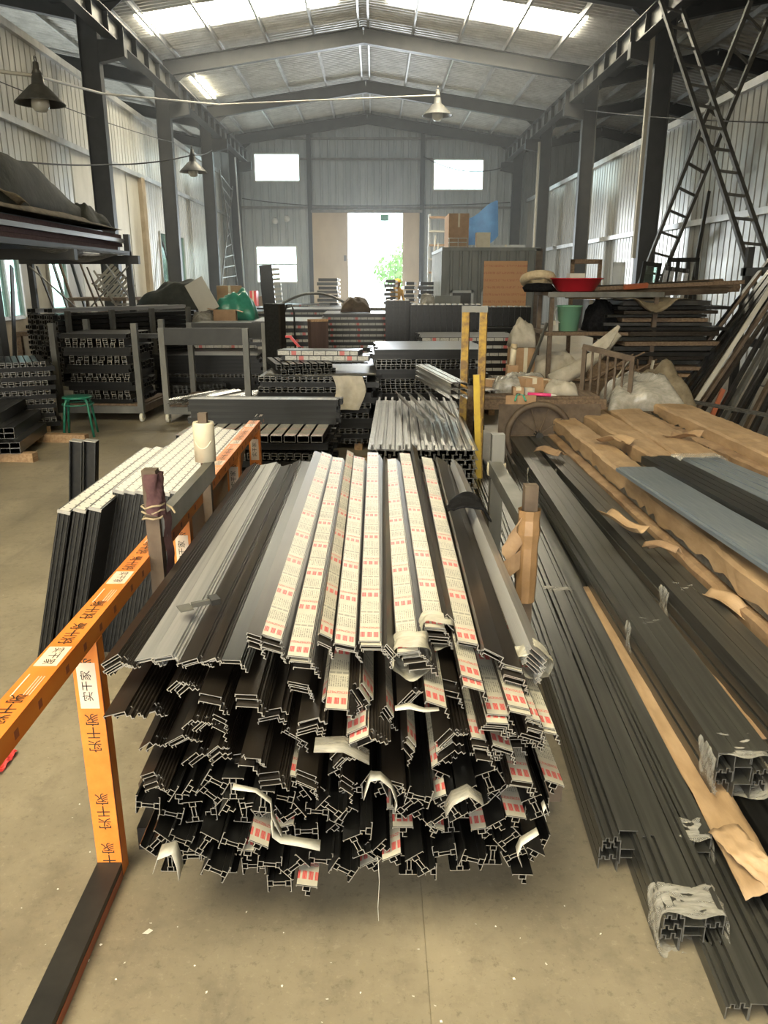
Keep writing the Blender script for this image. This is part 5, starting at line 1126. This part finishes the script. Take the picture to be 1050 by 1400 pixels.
# crossed ladders in front of the right wall
def xl(pa, Ya, pb, Yb):
    a = py(*pa, Ya); b = py(*pb, Yb); f = a.z / (a.z - b.z); return a, a.lerp(b, f)
for (r1, r2, lb, n) in ((xl((903, 0), 17.2, (1002, 300), 13.6), xl((931, 8), 17.2, (1031, 300), 13.6), 'tall rusty ladder before the right ribbed wall, top leaning towards the gable', 17), (xl((1027, 0), 14.6, (905, 310), 17.6), xl((1050, 25), 14.6, (938, 300), 17.6), 'tall rusty ladder crossing behind it, top leaning away from the gable', 15)):
    ladder(lb, r1[1], r1[0], r2[1], r2[0], n, .07, 'lamp_enamel', .045, 'crossed ladders')
lean('black bar leaning from the panel pile up the right column', (4.6, 11.6, 1.4), (5.6, 13.8, 3.1), .07, .05, 'black_steel')
# leaning profiles at the right edge
t = thing('lean_to_frame', 'dark steel frame that the leaning profiles rest on at the right edge', 'frame', (4.75, 9.4, 0))
for y in (-.9, .8): part('post', MB().box((-.04, y - .04, 0), (.04, y + .04, 2.1)), 'painted_steel', t)
part('rail', MB().box((-.04, -.9, 1.75), (.04, .9, 1.85)), 'painted_steel', t); part('rail', MB().box((-.04, -.9, .9), (.04, .9, 1.0)), 'painted_steel', t)
mats = ['dark_alu', 'rusty_steel', 'bronze_alu', 'charcoal_alu', 'grey_steel', 'dark_alu', 'black_steel', 'bronze_alu']
for i in range(22):
    f = i / 21; y0 = 9.7 - 1.9 * f + R.uniform(-.1, .1); x0 = 3.35 + .75 * f + R.uniform(-.1, .1)
    m = mats[i % 8]; hh = 1.75 + R.uniform(-.1, .7)
    lean('long dusty profile, %s from the panel pile, leaning at the right edge' % ORD[i], (x0, y0, .0), (x0 + (4.72 - x0) * hh / 1.8, y0 + R.uniform(.0, .3), hh), R.uniform(.05, .1), .035, m, 'leaning_profile', 'profile', 'profiles leaning at the right edge')
for i, (x0, y0, hh, m, w_, lb) in enumerate(((3.55, 8.9, 1.9, 'cream_panel', .022, 'thin pale timber batten leaning among the dark profiles'), (3.95, 8.35, 1.55, 'grey_steel', .11, 'wide pale grey channel leaning at the right edge'), (4.15, 8.0, 1.5, 'faded_film', .07, 'profile with faded printed film leaning at the right edge'), (3.75, 8.6, .5, 'hazard_red', .04, 'orange taped bar low among the leaning profiles'))):
    lean(lb, (x0, y0, 0), (x0 + (4.62 - x0) * hh / 1.8, y0 + .2, hh), w_, .05, m, 'leaning_profile', 'profile')
e = link('floor_profile', bar_mesh('flat', 2.6, 'dull_end', 'cut_end', .004), None, (4.1, 6.4, .46), (.0, 0, .42)); tag(e, 'grey printed bar lying along the far kraft pack', 'profile')
e = lean('red and white striped stick on the bars at the right edge', (3.72, 6.95, .45), (3.95, 7.25, .75), .03, .03, 'red_paint', 'striped_stick', 'stick')
# wooden handcart with clutter
CX, CY = 1.35, 7.15
t = thing('handcart', 'old wooden handcart with a spoked wheel carrying tools and scrap', 'cart', (CX, CY, 0))
for k in range(4): part('deck_board', MB().box((-.5, k * .2, .62), (.75, k * .2 + .19, .66)), 'old_timber', t)
part('side_beam', MB().box((-.55, -.05, .55), (.8, 0, .64)), 'old_timber', t); part('side_beam', MB().box((-.55, .8, .55), (.8, .85, .64)), 'old_timber', t)
part('shaft', MB().beam((-.5, -.02, .55), (-1.0, -.3, .42), .06, .06), 'old_timber', t)
wh = part('wheel', MB().torus((0, 0, 0), .29, .028, 32, 8, 'y'), 'rusty_steel', t, (.17, -.12, .318), smooth=True)
for k in range(10):
    a = 2 * PI * k / 10; part('spoke', MB().tube([(0, 0, 0), (.28 * math.cos(a), 0, .28 * math.sin(a))], .007, 5), 'rusty_steel', wh)
part('hub', MB().tube([(0, -.05, 0), (0, .1, 0)], .035, 12), 'black_steel', wh); part('skirt', MB().box((-.2, -.06, .3), (.75, -.055, .6)), 'rusty_steel', t)
for x in (-.45, .7):
    for y in (.1, .75): part('leg', MB().box((x - .03, y - .03, 0), (x + .03, y + .03, .6)), 'old_timber', t)
zc = .662
e = link('cardboard_sheet', MB().box((-.14, -.004, -.16), (.14, .004, .0)).mesh('cardboard_sheet', 'carton'), None, (CX + .0, CY - .062, zc + .02), (.1, 0, 0)); tag(e, 'square cardboard piece hanging on the front of the handcart', 'cardboard')
e = thing('pliers', 'pliers with green handles lying on the handcart edge', 'pliers', (CX - .01, CY - .03, zc + .008))
part('handle', MB().tube([(0, .02, .01), (-.03, -.03, .01), (-.055, -.085, -.03)], .009, 7), 'green_plastic', e, smooth=True); part('handle', MB().tube([(0, .02, .01), (.03, -.03, .01), (.045, -.09, -.03)], .009, 7), 'green_plastic', e, smooth=True); part('jaw', MB().box((-.015, .01, .0), (.015, .08, .02)), 'grey_steel', e)
e = thing('pink_rod', 'bright pink handled tool lying on the handcart', 'tool', (CX + .08, CY - .05, zc + .02)); part('grip', MB().tube([(0, .08, 0), (.2, .0, 0)], .016, 8), 'pink_plastic', e, smooth=True); part('tip', MB().tube([(.2, 0, 0), (.25, -.02, 0)], [.012, .003], 8), 'white_plastic', e)
for i in range(4): loose_bar('flat', 'silver_alu', (CX - .36 + i * .055, CY + .15 + i * .02, zc + .005 + .002 * i), 0, -.25, .55, 'short bright channel offcut lying on the handcart', 'offcuts on the handcart', name='channel_offcut')
for i, (x, y, s, m) in enumerate(((.0, .12, .1, 'carton'), (.1, .12, .09, 'cream_panel'), (.14, .3, .2, 'carton'), (.3, .35, .16, 'timber'), (-.2, .5, .14, 'carton'))):
    box(['small brown carton on the handcart edge', 'tiny pale carton on the handcart edge', 'flat brown carton in the middle of the handcart', 'timber offcut block on the handcart', 'brown carton behind the bright offcuts'][i], (CX + x, CY + y, zc + .003), s, s * .9, s * .7, m, .2 * i)
lump('clear_bag', 'clear plastic bag with a red label on the handcart', 'bag', (CX + .14, CY + .55, zc), .22, .14, .16, 'bag_plastic', 51, 14, .5); lump('clear_bag', 'crumpled clear bag beside the bright offcuts', 'bag', (CX - .06, CY + .35, zc), .15, .12, .15, 'bag_plastic', 52, 14, .5)
e = link('red_label', MB().box((-.03, -.003, 0), (.03, .003, .07)).mesh('red_label', 'red_paint'), None, (CX + .13, CY + .40, zc + .05), (-.3, 0, .1)); tag(e, 'small red label on the clear bag', 'label')
e = lump('yellow_bottle_bag', 'crumpled pale bag near the rusty bed frame', 'bag', (CX + .42, CY + .2, zc), .16, .14, .12, 'off_white_cloth', 53, 14, .5)
e = thing('glue_gun', 'pale yellow caulking tube standing on a small block', 'tube', (1.52, 8.6, 0)); part('block', MB().box((-.06, -.06, 0), (.06, .06, .8)), 'carton', e); part('tube', MB().tube([(0, 0, .8), (.01, 0, .98)], .035, 10), 'cream_paper', e, smooth=True); part('cap', MB().tube([(.01, 0, .98), (.015, 0, 1.03)], [.045, .03], 10), 'straw', e, smooth=True)
# bed-frame, wrapped pipe, plastic sheets
t = thing('bed_frame', 'rusty slatted steel frame standing on the handcart end', 'frame', (2.25, 7.5, 0), (0, 0, -.5))
part('post', MB().box((-.25, -.02, 0), (-.21, .02, 1.08)), 'rusty_steel', t); part('post', MB().box((.21, -.02, 0), (.25, .02, .98)), 'rusty_steel', t); part('top_rail', MB().beam((-.25, 0, 1.08), (.25, 0, .98), .05, .05), 'rusty_steel', t)
for k in range(5): part('slat', MB().box((-.16 + k * .075, -.01, .5), (-.14 + k * .075, .01, 1.04 - k * .014)), 'rusty_steel', t)
part('low_rail', MB().box((-.25, -.02, .5), (.25, .02, .54)), 'rusty_steel', t)
e = thing('wrapped_pipe', 'long pipe wrapped in grey cloth slanting up behind the bed frame', 'pipe', (1.95, 8.5, .62)); part('pipe', MB().tube([(0, 0, 0), (.3, .05, .15), (.52, .1, .3), (.72, .1, .52)], [.1, .085, .07, .05], 10), 'off_white_cloth', e, smooth=True); part('frayed_end', MB().tube([(.5, .1, .34), (.58, .08, .42), (.72, .1, .6)], [.09, .08, .02], 7), 'off_white_cloth', e)
t = thing('scrap_table', 'low heaped table of scrap behind the bed frame', 'table', (2.45, 8.3, 0)); part('top', MB().box((-.5, -.4, .55), (.6, .5, .6)), 'old_timber', t)
for x in (-.45, .55):
    for y in (-.35, .45): part('leg', MB().box((x - .03, y - .03, 0), (x + .03, y + .03, .55)), 'old_timber', t)
lump('plastic_heap', 'dirty crumpled plastic sheeting heaped beside the kraft packs', 'plastic sheet', (2.75, 7.75, .0), .5, .45, .78, 'tarp_brown', 61, 24, .5)
lump('pale_plastic_heap', 'pale crumpled plastic sheet on top of the dirty heap', 'plastic sheet', (2.62, 7.6, .5), .36, .3, .3, 'bag_plastic', 62, 20, .5)
for i in range(7): lean('thin offcut strip sticking out of the scrap table heap', (2.2 + .12 * i, 8.2, .66 + .01 * i), (2.75 + R.uniform(0, .4), 8.4 + R.uniform(-.2, .2), .78 + R.uniform(.0, .2)), .05, .015, R.choice(('cream_panel', 'light_grey_sheet', 'old_timber')), 'offcut_strip', 'offcut', 'offcuts on the scrap table')
e = link('small_wheel', MB().torus((0, 0, 0), .16, .015, 26, 6, 'y').mesh('small_wheel', 'rusty_steel', True), None, (3.35, 9.2, .19), (0, 0, .4)); tag(e, 'thin bicycle-like wheel under the panel pile', 'wheel')

# ================================================================== FAR RIGHT: cabin, boxes, tarp
YC = 20.0; a = py(607, 343, YC); b = py(736, 345, YC); W = b.x - a.x; H = a.z
t = thing('site_cabin', 'grey ribbed steel cabin with barred windows on the far right', 'cabin', (a.x, YC, 0))
m = corr(W, H, .24, .03); part('front_wall', m, 'container_paint', t)
m = corr(3.6, H, .24, .03); m.v = [(-c[1] * -1, c[0], c[2]) for c in m.v]; part('side_wall', m, 'light_grey_sheet', t)
part('roof', MB().box((-.05, -.06, H), (W + .05, 3.6, H + .08)), 'container_paint', t); part('corner_post', MB().box((-.06, -.06, 0), (.06, .06, H)), 'container_paint', t); part('corner_post', MB().box((W - .06, -.06, 0), (W + .1, .06, H + .05)), 'rusty_steel', t)
for (u0, u1, vt) in ((615, 647, 397), (658, 697, 395)):
    p0, p1 = py(u0, vt, YC), py(u1, vt, YC); fx0, fx1, zt = p0.x - a.x, p1.x - a.x, p0.z
    wd = part('window_frame', MB().box((fx0, -.1, .4), (fx0 + .06, -.04, zt)).box((fx1 - .06, -.1, .4), (fx1, -.04, zt)).box((fx0, -.1, zt - .06), (fx1, -.04, zt)), 'light_grey_sheet', t)
    part('pane', MB().box((fx0 + .06, -.06, .4), (fx1 - .06, -.05, zt - .06)), 'black_steel', wd)
p0, p1 = py(661, 357, YC), py(720, 357, YC)
e = link('notice_board', MB().box((0, -.03, 0), (p1.x - p0.x, 0, p0.z - .6)).mesh('notice_board', 'notice_board_print'), None, (p0.x, YC - .12, .6)); tag(e, 'orange-brown notice board with faded red lines on the grey cabin', 'notice board')
for i, (u, v0, v1, w_, dp, m, lb) in enumerate(((661, 318, 342, .34, .3, 'cream_paper', 'white carton standing on the cabin roof edge'), (625, 294, 341, .5, 1.2, 'carton', 'large brown crate on the cabin roof'), (690, 336, 343, 1.0, .5, 'light_grey_sheet', 'flat pale board lying on the cabin roof'))):
    q0 = py(u, v0, YC + .4 * i + .3); box(lb, (q0.x, YC + .4 * i + .4, H + .082), w_, dp, max(.1, q0.z - H - .08), m)
q0 = py(655, 310, YC + 1.6); e = link('blue_tarp', MB().grid(lambda s, q: ((s - .5) * 1.0, .1 * math.sin(s * 5) + q * .3, (q) * .85 + .35 * s * s + .08 * math.sin(s * 6 + q * 3)), 14, 10).mesh('blue_tarp', 'blue_tarp', True), None, (q0.x, YC + 1.6, H + .1)); tag(e, 'blue and white tarp draped behind the crates on the cabin roof', 'tarp')
e = thing('wire_basket', 'small wire basket on the cabin roof corner', 'basket', (a.x + .35, YC + .15, H + .08))
for z_ in (.02, .12, .22): part('hoop', MB().tube([(-.22, -.1, z_), (.22, -.1, z_), (.22, .1, z_), (-.22, .1, z_), (-.22, -.1, z_)], .012, 5), 'white_plastic', e)
for x in (-.22, 0, .22): part('upright', MB().tube([(x, -.1, 0), (x, -.1, .22)], .01, 5), 'white_plastic', e)
e = thing('tall_shelf', 'tall pale shelving with leaning battens between doorway and cabin', 'shelving', (*at(598, 30).xy, 0))
for x in (-.4, .4): part('post', MB().box((x - .04, -.04, 0), (x + .04, .04, 4.0)), 'light_grey_sheet', e)
for k in range(8): part('shelf', MB().box((-.4, -.2, .5 + k * .48), (.4, .3, .56 + k * .48)), 'carton' if k % 2 else 'cream_panel', e)
for i in range(5): lean('pale batten leaning beside the doorway shelving', (*at(584 + 3 * i, 28).xy, 0), (*at(592 + 4 * i, 28.6).xy, 3.2 - .25 * i), .06, .05, 'cream_panel', 'pale_batten', 'batten', 'battens by the doorway')
e = lump('white_sack', 'white crumpled sack lying on the black ribbed panels', 'sack', (*at(583, 13.1).xy, 1.31), .13, .1, .17, 'bag_plastic', 66, 12, .5)
e = thing('grey_chair_back', 'small grey chair back showing above the black ribbed panels', 'chair', (*at(610, 15).xy, 0)); part('backrest', MB().box((-.24, 0, 1.15), (.24, .04, 1.42)), 'container_paint', e)
for x in (-.2, .2):
    for y in (0, .4): part('leg', MB().box((x - .02, y - .02, 0), (x + .02, y + .02, .98 if y else 1.16)), 'black_steel', e)
part('seat', MB().box((-.24, -.0, .98), (.24, .45, 1.02)), 'container_paint', e)

# ================================================================== PERSON in the doorway
pr = thing('person', 'person in a mustard shirt and yellow cap standing near the open doorway', 'person', (*at(542, 25.0).xy, 0), (0, 0, .5))
me = bpy.data.meshes.new('body')
V = [(0, 0, .95), (0, .02, 1.12), (0, .01, 1.3), (0, 0, 1.42), (0, -.03, 1.5), (0, -.05, 1.6), (0, -.055, 1.67),
     (-.17, .0, 1.38), (-.22, -.03, 1.14), (-.19, -.2, .98), (-.17, -.28, .95), (.17, .0, 1.38), (.22, -.03, 1.14), (.19, -.2, .98), (.17, -.28, .95),
     (-.1, 0, .88), (-.11, -.02, .5), (-.11, .02, .1), (-.11, -.12, .04), (.1, 0, .88), (.11, -.02, .5), (.11, .02, .1), (.11, -.12, .04)]
E_ = [(0, 1), (1, 2), (2, 3), (3, 4), (4, 5), (5, 6), (3, 7), (7, 8), (8, 9), (9, 10), (3, 11), (11, 12), (12, 13), (13, 14), (0, 15), (15, 16), (16, 17), (17, 18), (0, 19), (19, 20), (20, 21), (21, 22)]
RAD = [.15, .14, .16, .12, .055, .095, .085, .07, .05, .04, .035, .07, .05, .04, .035, .09, .065, .045, .04, .09, .065, .045, .04]
me.from_pydata(V, E_, []); bo = link('body', me, pr); s = bo.modifiers.new('skin', 'SKIN')
for i, r_ in enumerate(RAD): me.skin_vertices[0].data[i].radius = (r_, r_ * .85)
me.skin_vertices[0].data[0].use_root = True; bo.modifiers.new('sub', 'SUBSURF').levels = 2; bo.modifiers['sub'].render_levels = 2; me.materials.append(MATS['shirt_mustard'])
part('face', MB().lathe([(0, -.12), (.06, -.1), (.088, -.02), (.085, .05), (0, .09)], 14), 'skin', pr, (0, -.065, 1.6), smooth=True); part('nose', MB().box((-.012, -.175, 1.575), (.012, -.15, 1.61)), 'skin', pr)
part('cap', MB().lathe([(.105, 0), (.11, .03), (.085, .09), (0, .115)], 18), 'cap_yellow', pr, (0, -.05, 1.64), smooth=True); part('peak', MB().box((-.08, -.24, 1.645), (.08, -.13, 1.66)), 'cap_yellow', pr)
part('trousers', MB().lathe([(.19, .95), (.185, .8), (.16, .76), (0, .76)], 14), 'trousers', pr, smooth=True)
for x in (-.11, .11): part('trouser_leg', MB().tube([(x, 0, .82), (x, -.01, .5), (x, .02, .08)], [.1, .085, .075], 10), 'trousers', pr, smooth=True)

# ================================================================== LAMPS AND CABLES
def lamp(label, c, s, drop):
    e = thing('pendant_lamp', label, 'lamp', c); e.scale = (s, s, s)
    part('shade', MB().lathe([(.05, .22), (.06, .2), (.07, .12), (.1, .1), (.26, -.06), (.27, -.075), (.25, -.065), (.09, .09), (.05, .1), (.04, .21), (.05, .22)], 28), 'lamp_enamel', e, smooth=True)
    part('globe', MB().lathe([(.07, .02), (.095, -.04), (.095, -.11), (.06, -.15), (0, -.16)], 18), 'lamp_glass', e, smooth=True)
    part('cap', MB().lathe([(0, .34), (.03, .34), (.04, .26), (.06, .22), (0, .22)], 14), 'lamp_enamel', e, smooth=True)
    part('hook', MB().torus((0, 0, .37), .03, .008, 14, 6, 'x'), 'grey_steel', e); part('cord', MB().tube([(0, 0, .38), (.0, 0, .38 + drop / s)], .008, 6), 'rubber', e); return e
def cable(label, pts, r, mat='rubber', sag=0.0, n=14, group='overhead cables'):
    P = []
    for A, B in zip(pts[:-1], pts[1:]):
        A = Vector(A); B = Vector(B)
        for i in range(n + (1 if B == Vector(pts[-1]) else 0)):
            f = i / n; p = A.lerp(B, f); p.z -= sag * 4 * f * (1 - f); P.append(p)
    o = P[0].copy(); e = link('overhead_cable', MB().tube([p - o for p in P], r, 6).mesh('overhead_cable', mat, True), None, o); return tag(e, label, 'cable', group)
l1 = py(54, 132, 11.0); l2 = py(264, 230, 20.5); l3 = py(598, 152, 24.0)
z1 = py(54, 104, 11.0).z
lamp('bell-shaped pendant lamp hanging from a cable above the high rack', l1, 1.15, .02); lamp('small bell-shaped pendant lamp by the second left column', l2, 1.25, .05); lamp('bell-shaped pendant lamp hanging near the roof ridge line on the right', l3, 1.6, .05)
cable('thick pale cable strung from the left wall past the bell lamp to the far right', [(-6.9, 9.6, py(0, 118, 11).z + .15), (l1.x, l1.y, z1), py(140, 128, 17), py(300, 143, 22), (l3.x, l3.y, py(598, 130, 24).z)], .022, 'cable_white')
cable('thin dark cable sagging between the left columns to the small lamp', [(-6.6, 14.0, py(10, 213, 14).z), (-6.1, 19.2, py(150, 225, 19.2).z), (l2.x, l2.y, py(264, 212, 20.5).z), (-6.1, 31.7, py(290, 205, 31.7).z)], .016, sag=.06)
cable('thin dark wire running down from the left wall to the second column', [(-6.6, 13.5, py(0, 82, 13.5).z), (-6.0, 25.4, py(235, 195, 25.4).z)], .01, sag=.1)
cable('dark wire stretched across the gable below the girt', [(-6.0, 37.6, 5.25), (-2.9, 37.6, 4.95), (2.2, 37.6, 4.98), (6.2, 37.6, 5.1)], .02, sag=.03)
cable('thin wire crossing the right wall bay', [(6.3, 13.2, py(1040, 168, 13.2).z), (6.3, 25.4, py(790, 150, 25.4).z)], .012, sag=.05)
cable('slack cable drooping on the gable by the right window', [(2.2, 37.5, 7.0), (6.0, 37.5, 6.6)], .02, sag=.4)
for i, (u, v) in enumerate(((376, 302), (392, 299))):
    q0 = py(u, v, 37.5); e = thing('wall_lamp', 'small round white lamp on the gable above the small window', 'lamp', q0, group='gable wall lamps'); part('globe', MB().lathe([(0, -.14), (.12, -.1), (.14, 0), (.1, .1), (0, .14)], 14), 'white_plastic', e, smooth=True); part('stem', MB().box((-.02, 0, .1), (.02, .5, .16)), 'grey_steel', e)
e = link('wall_pipe', MB().tube([(0, 0, 0), (0, 0, 6.5)], .05, 8).mesh('wall_pipe', 'cable_white', True), None, (6.0, 30.5, 0)); tag(e, 'pale vertical pipe beside the right column behind the cabin', 'pipe')
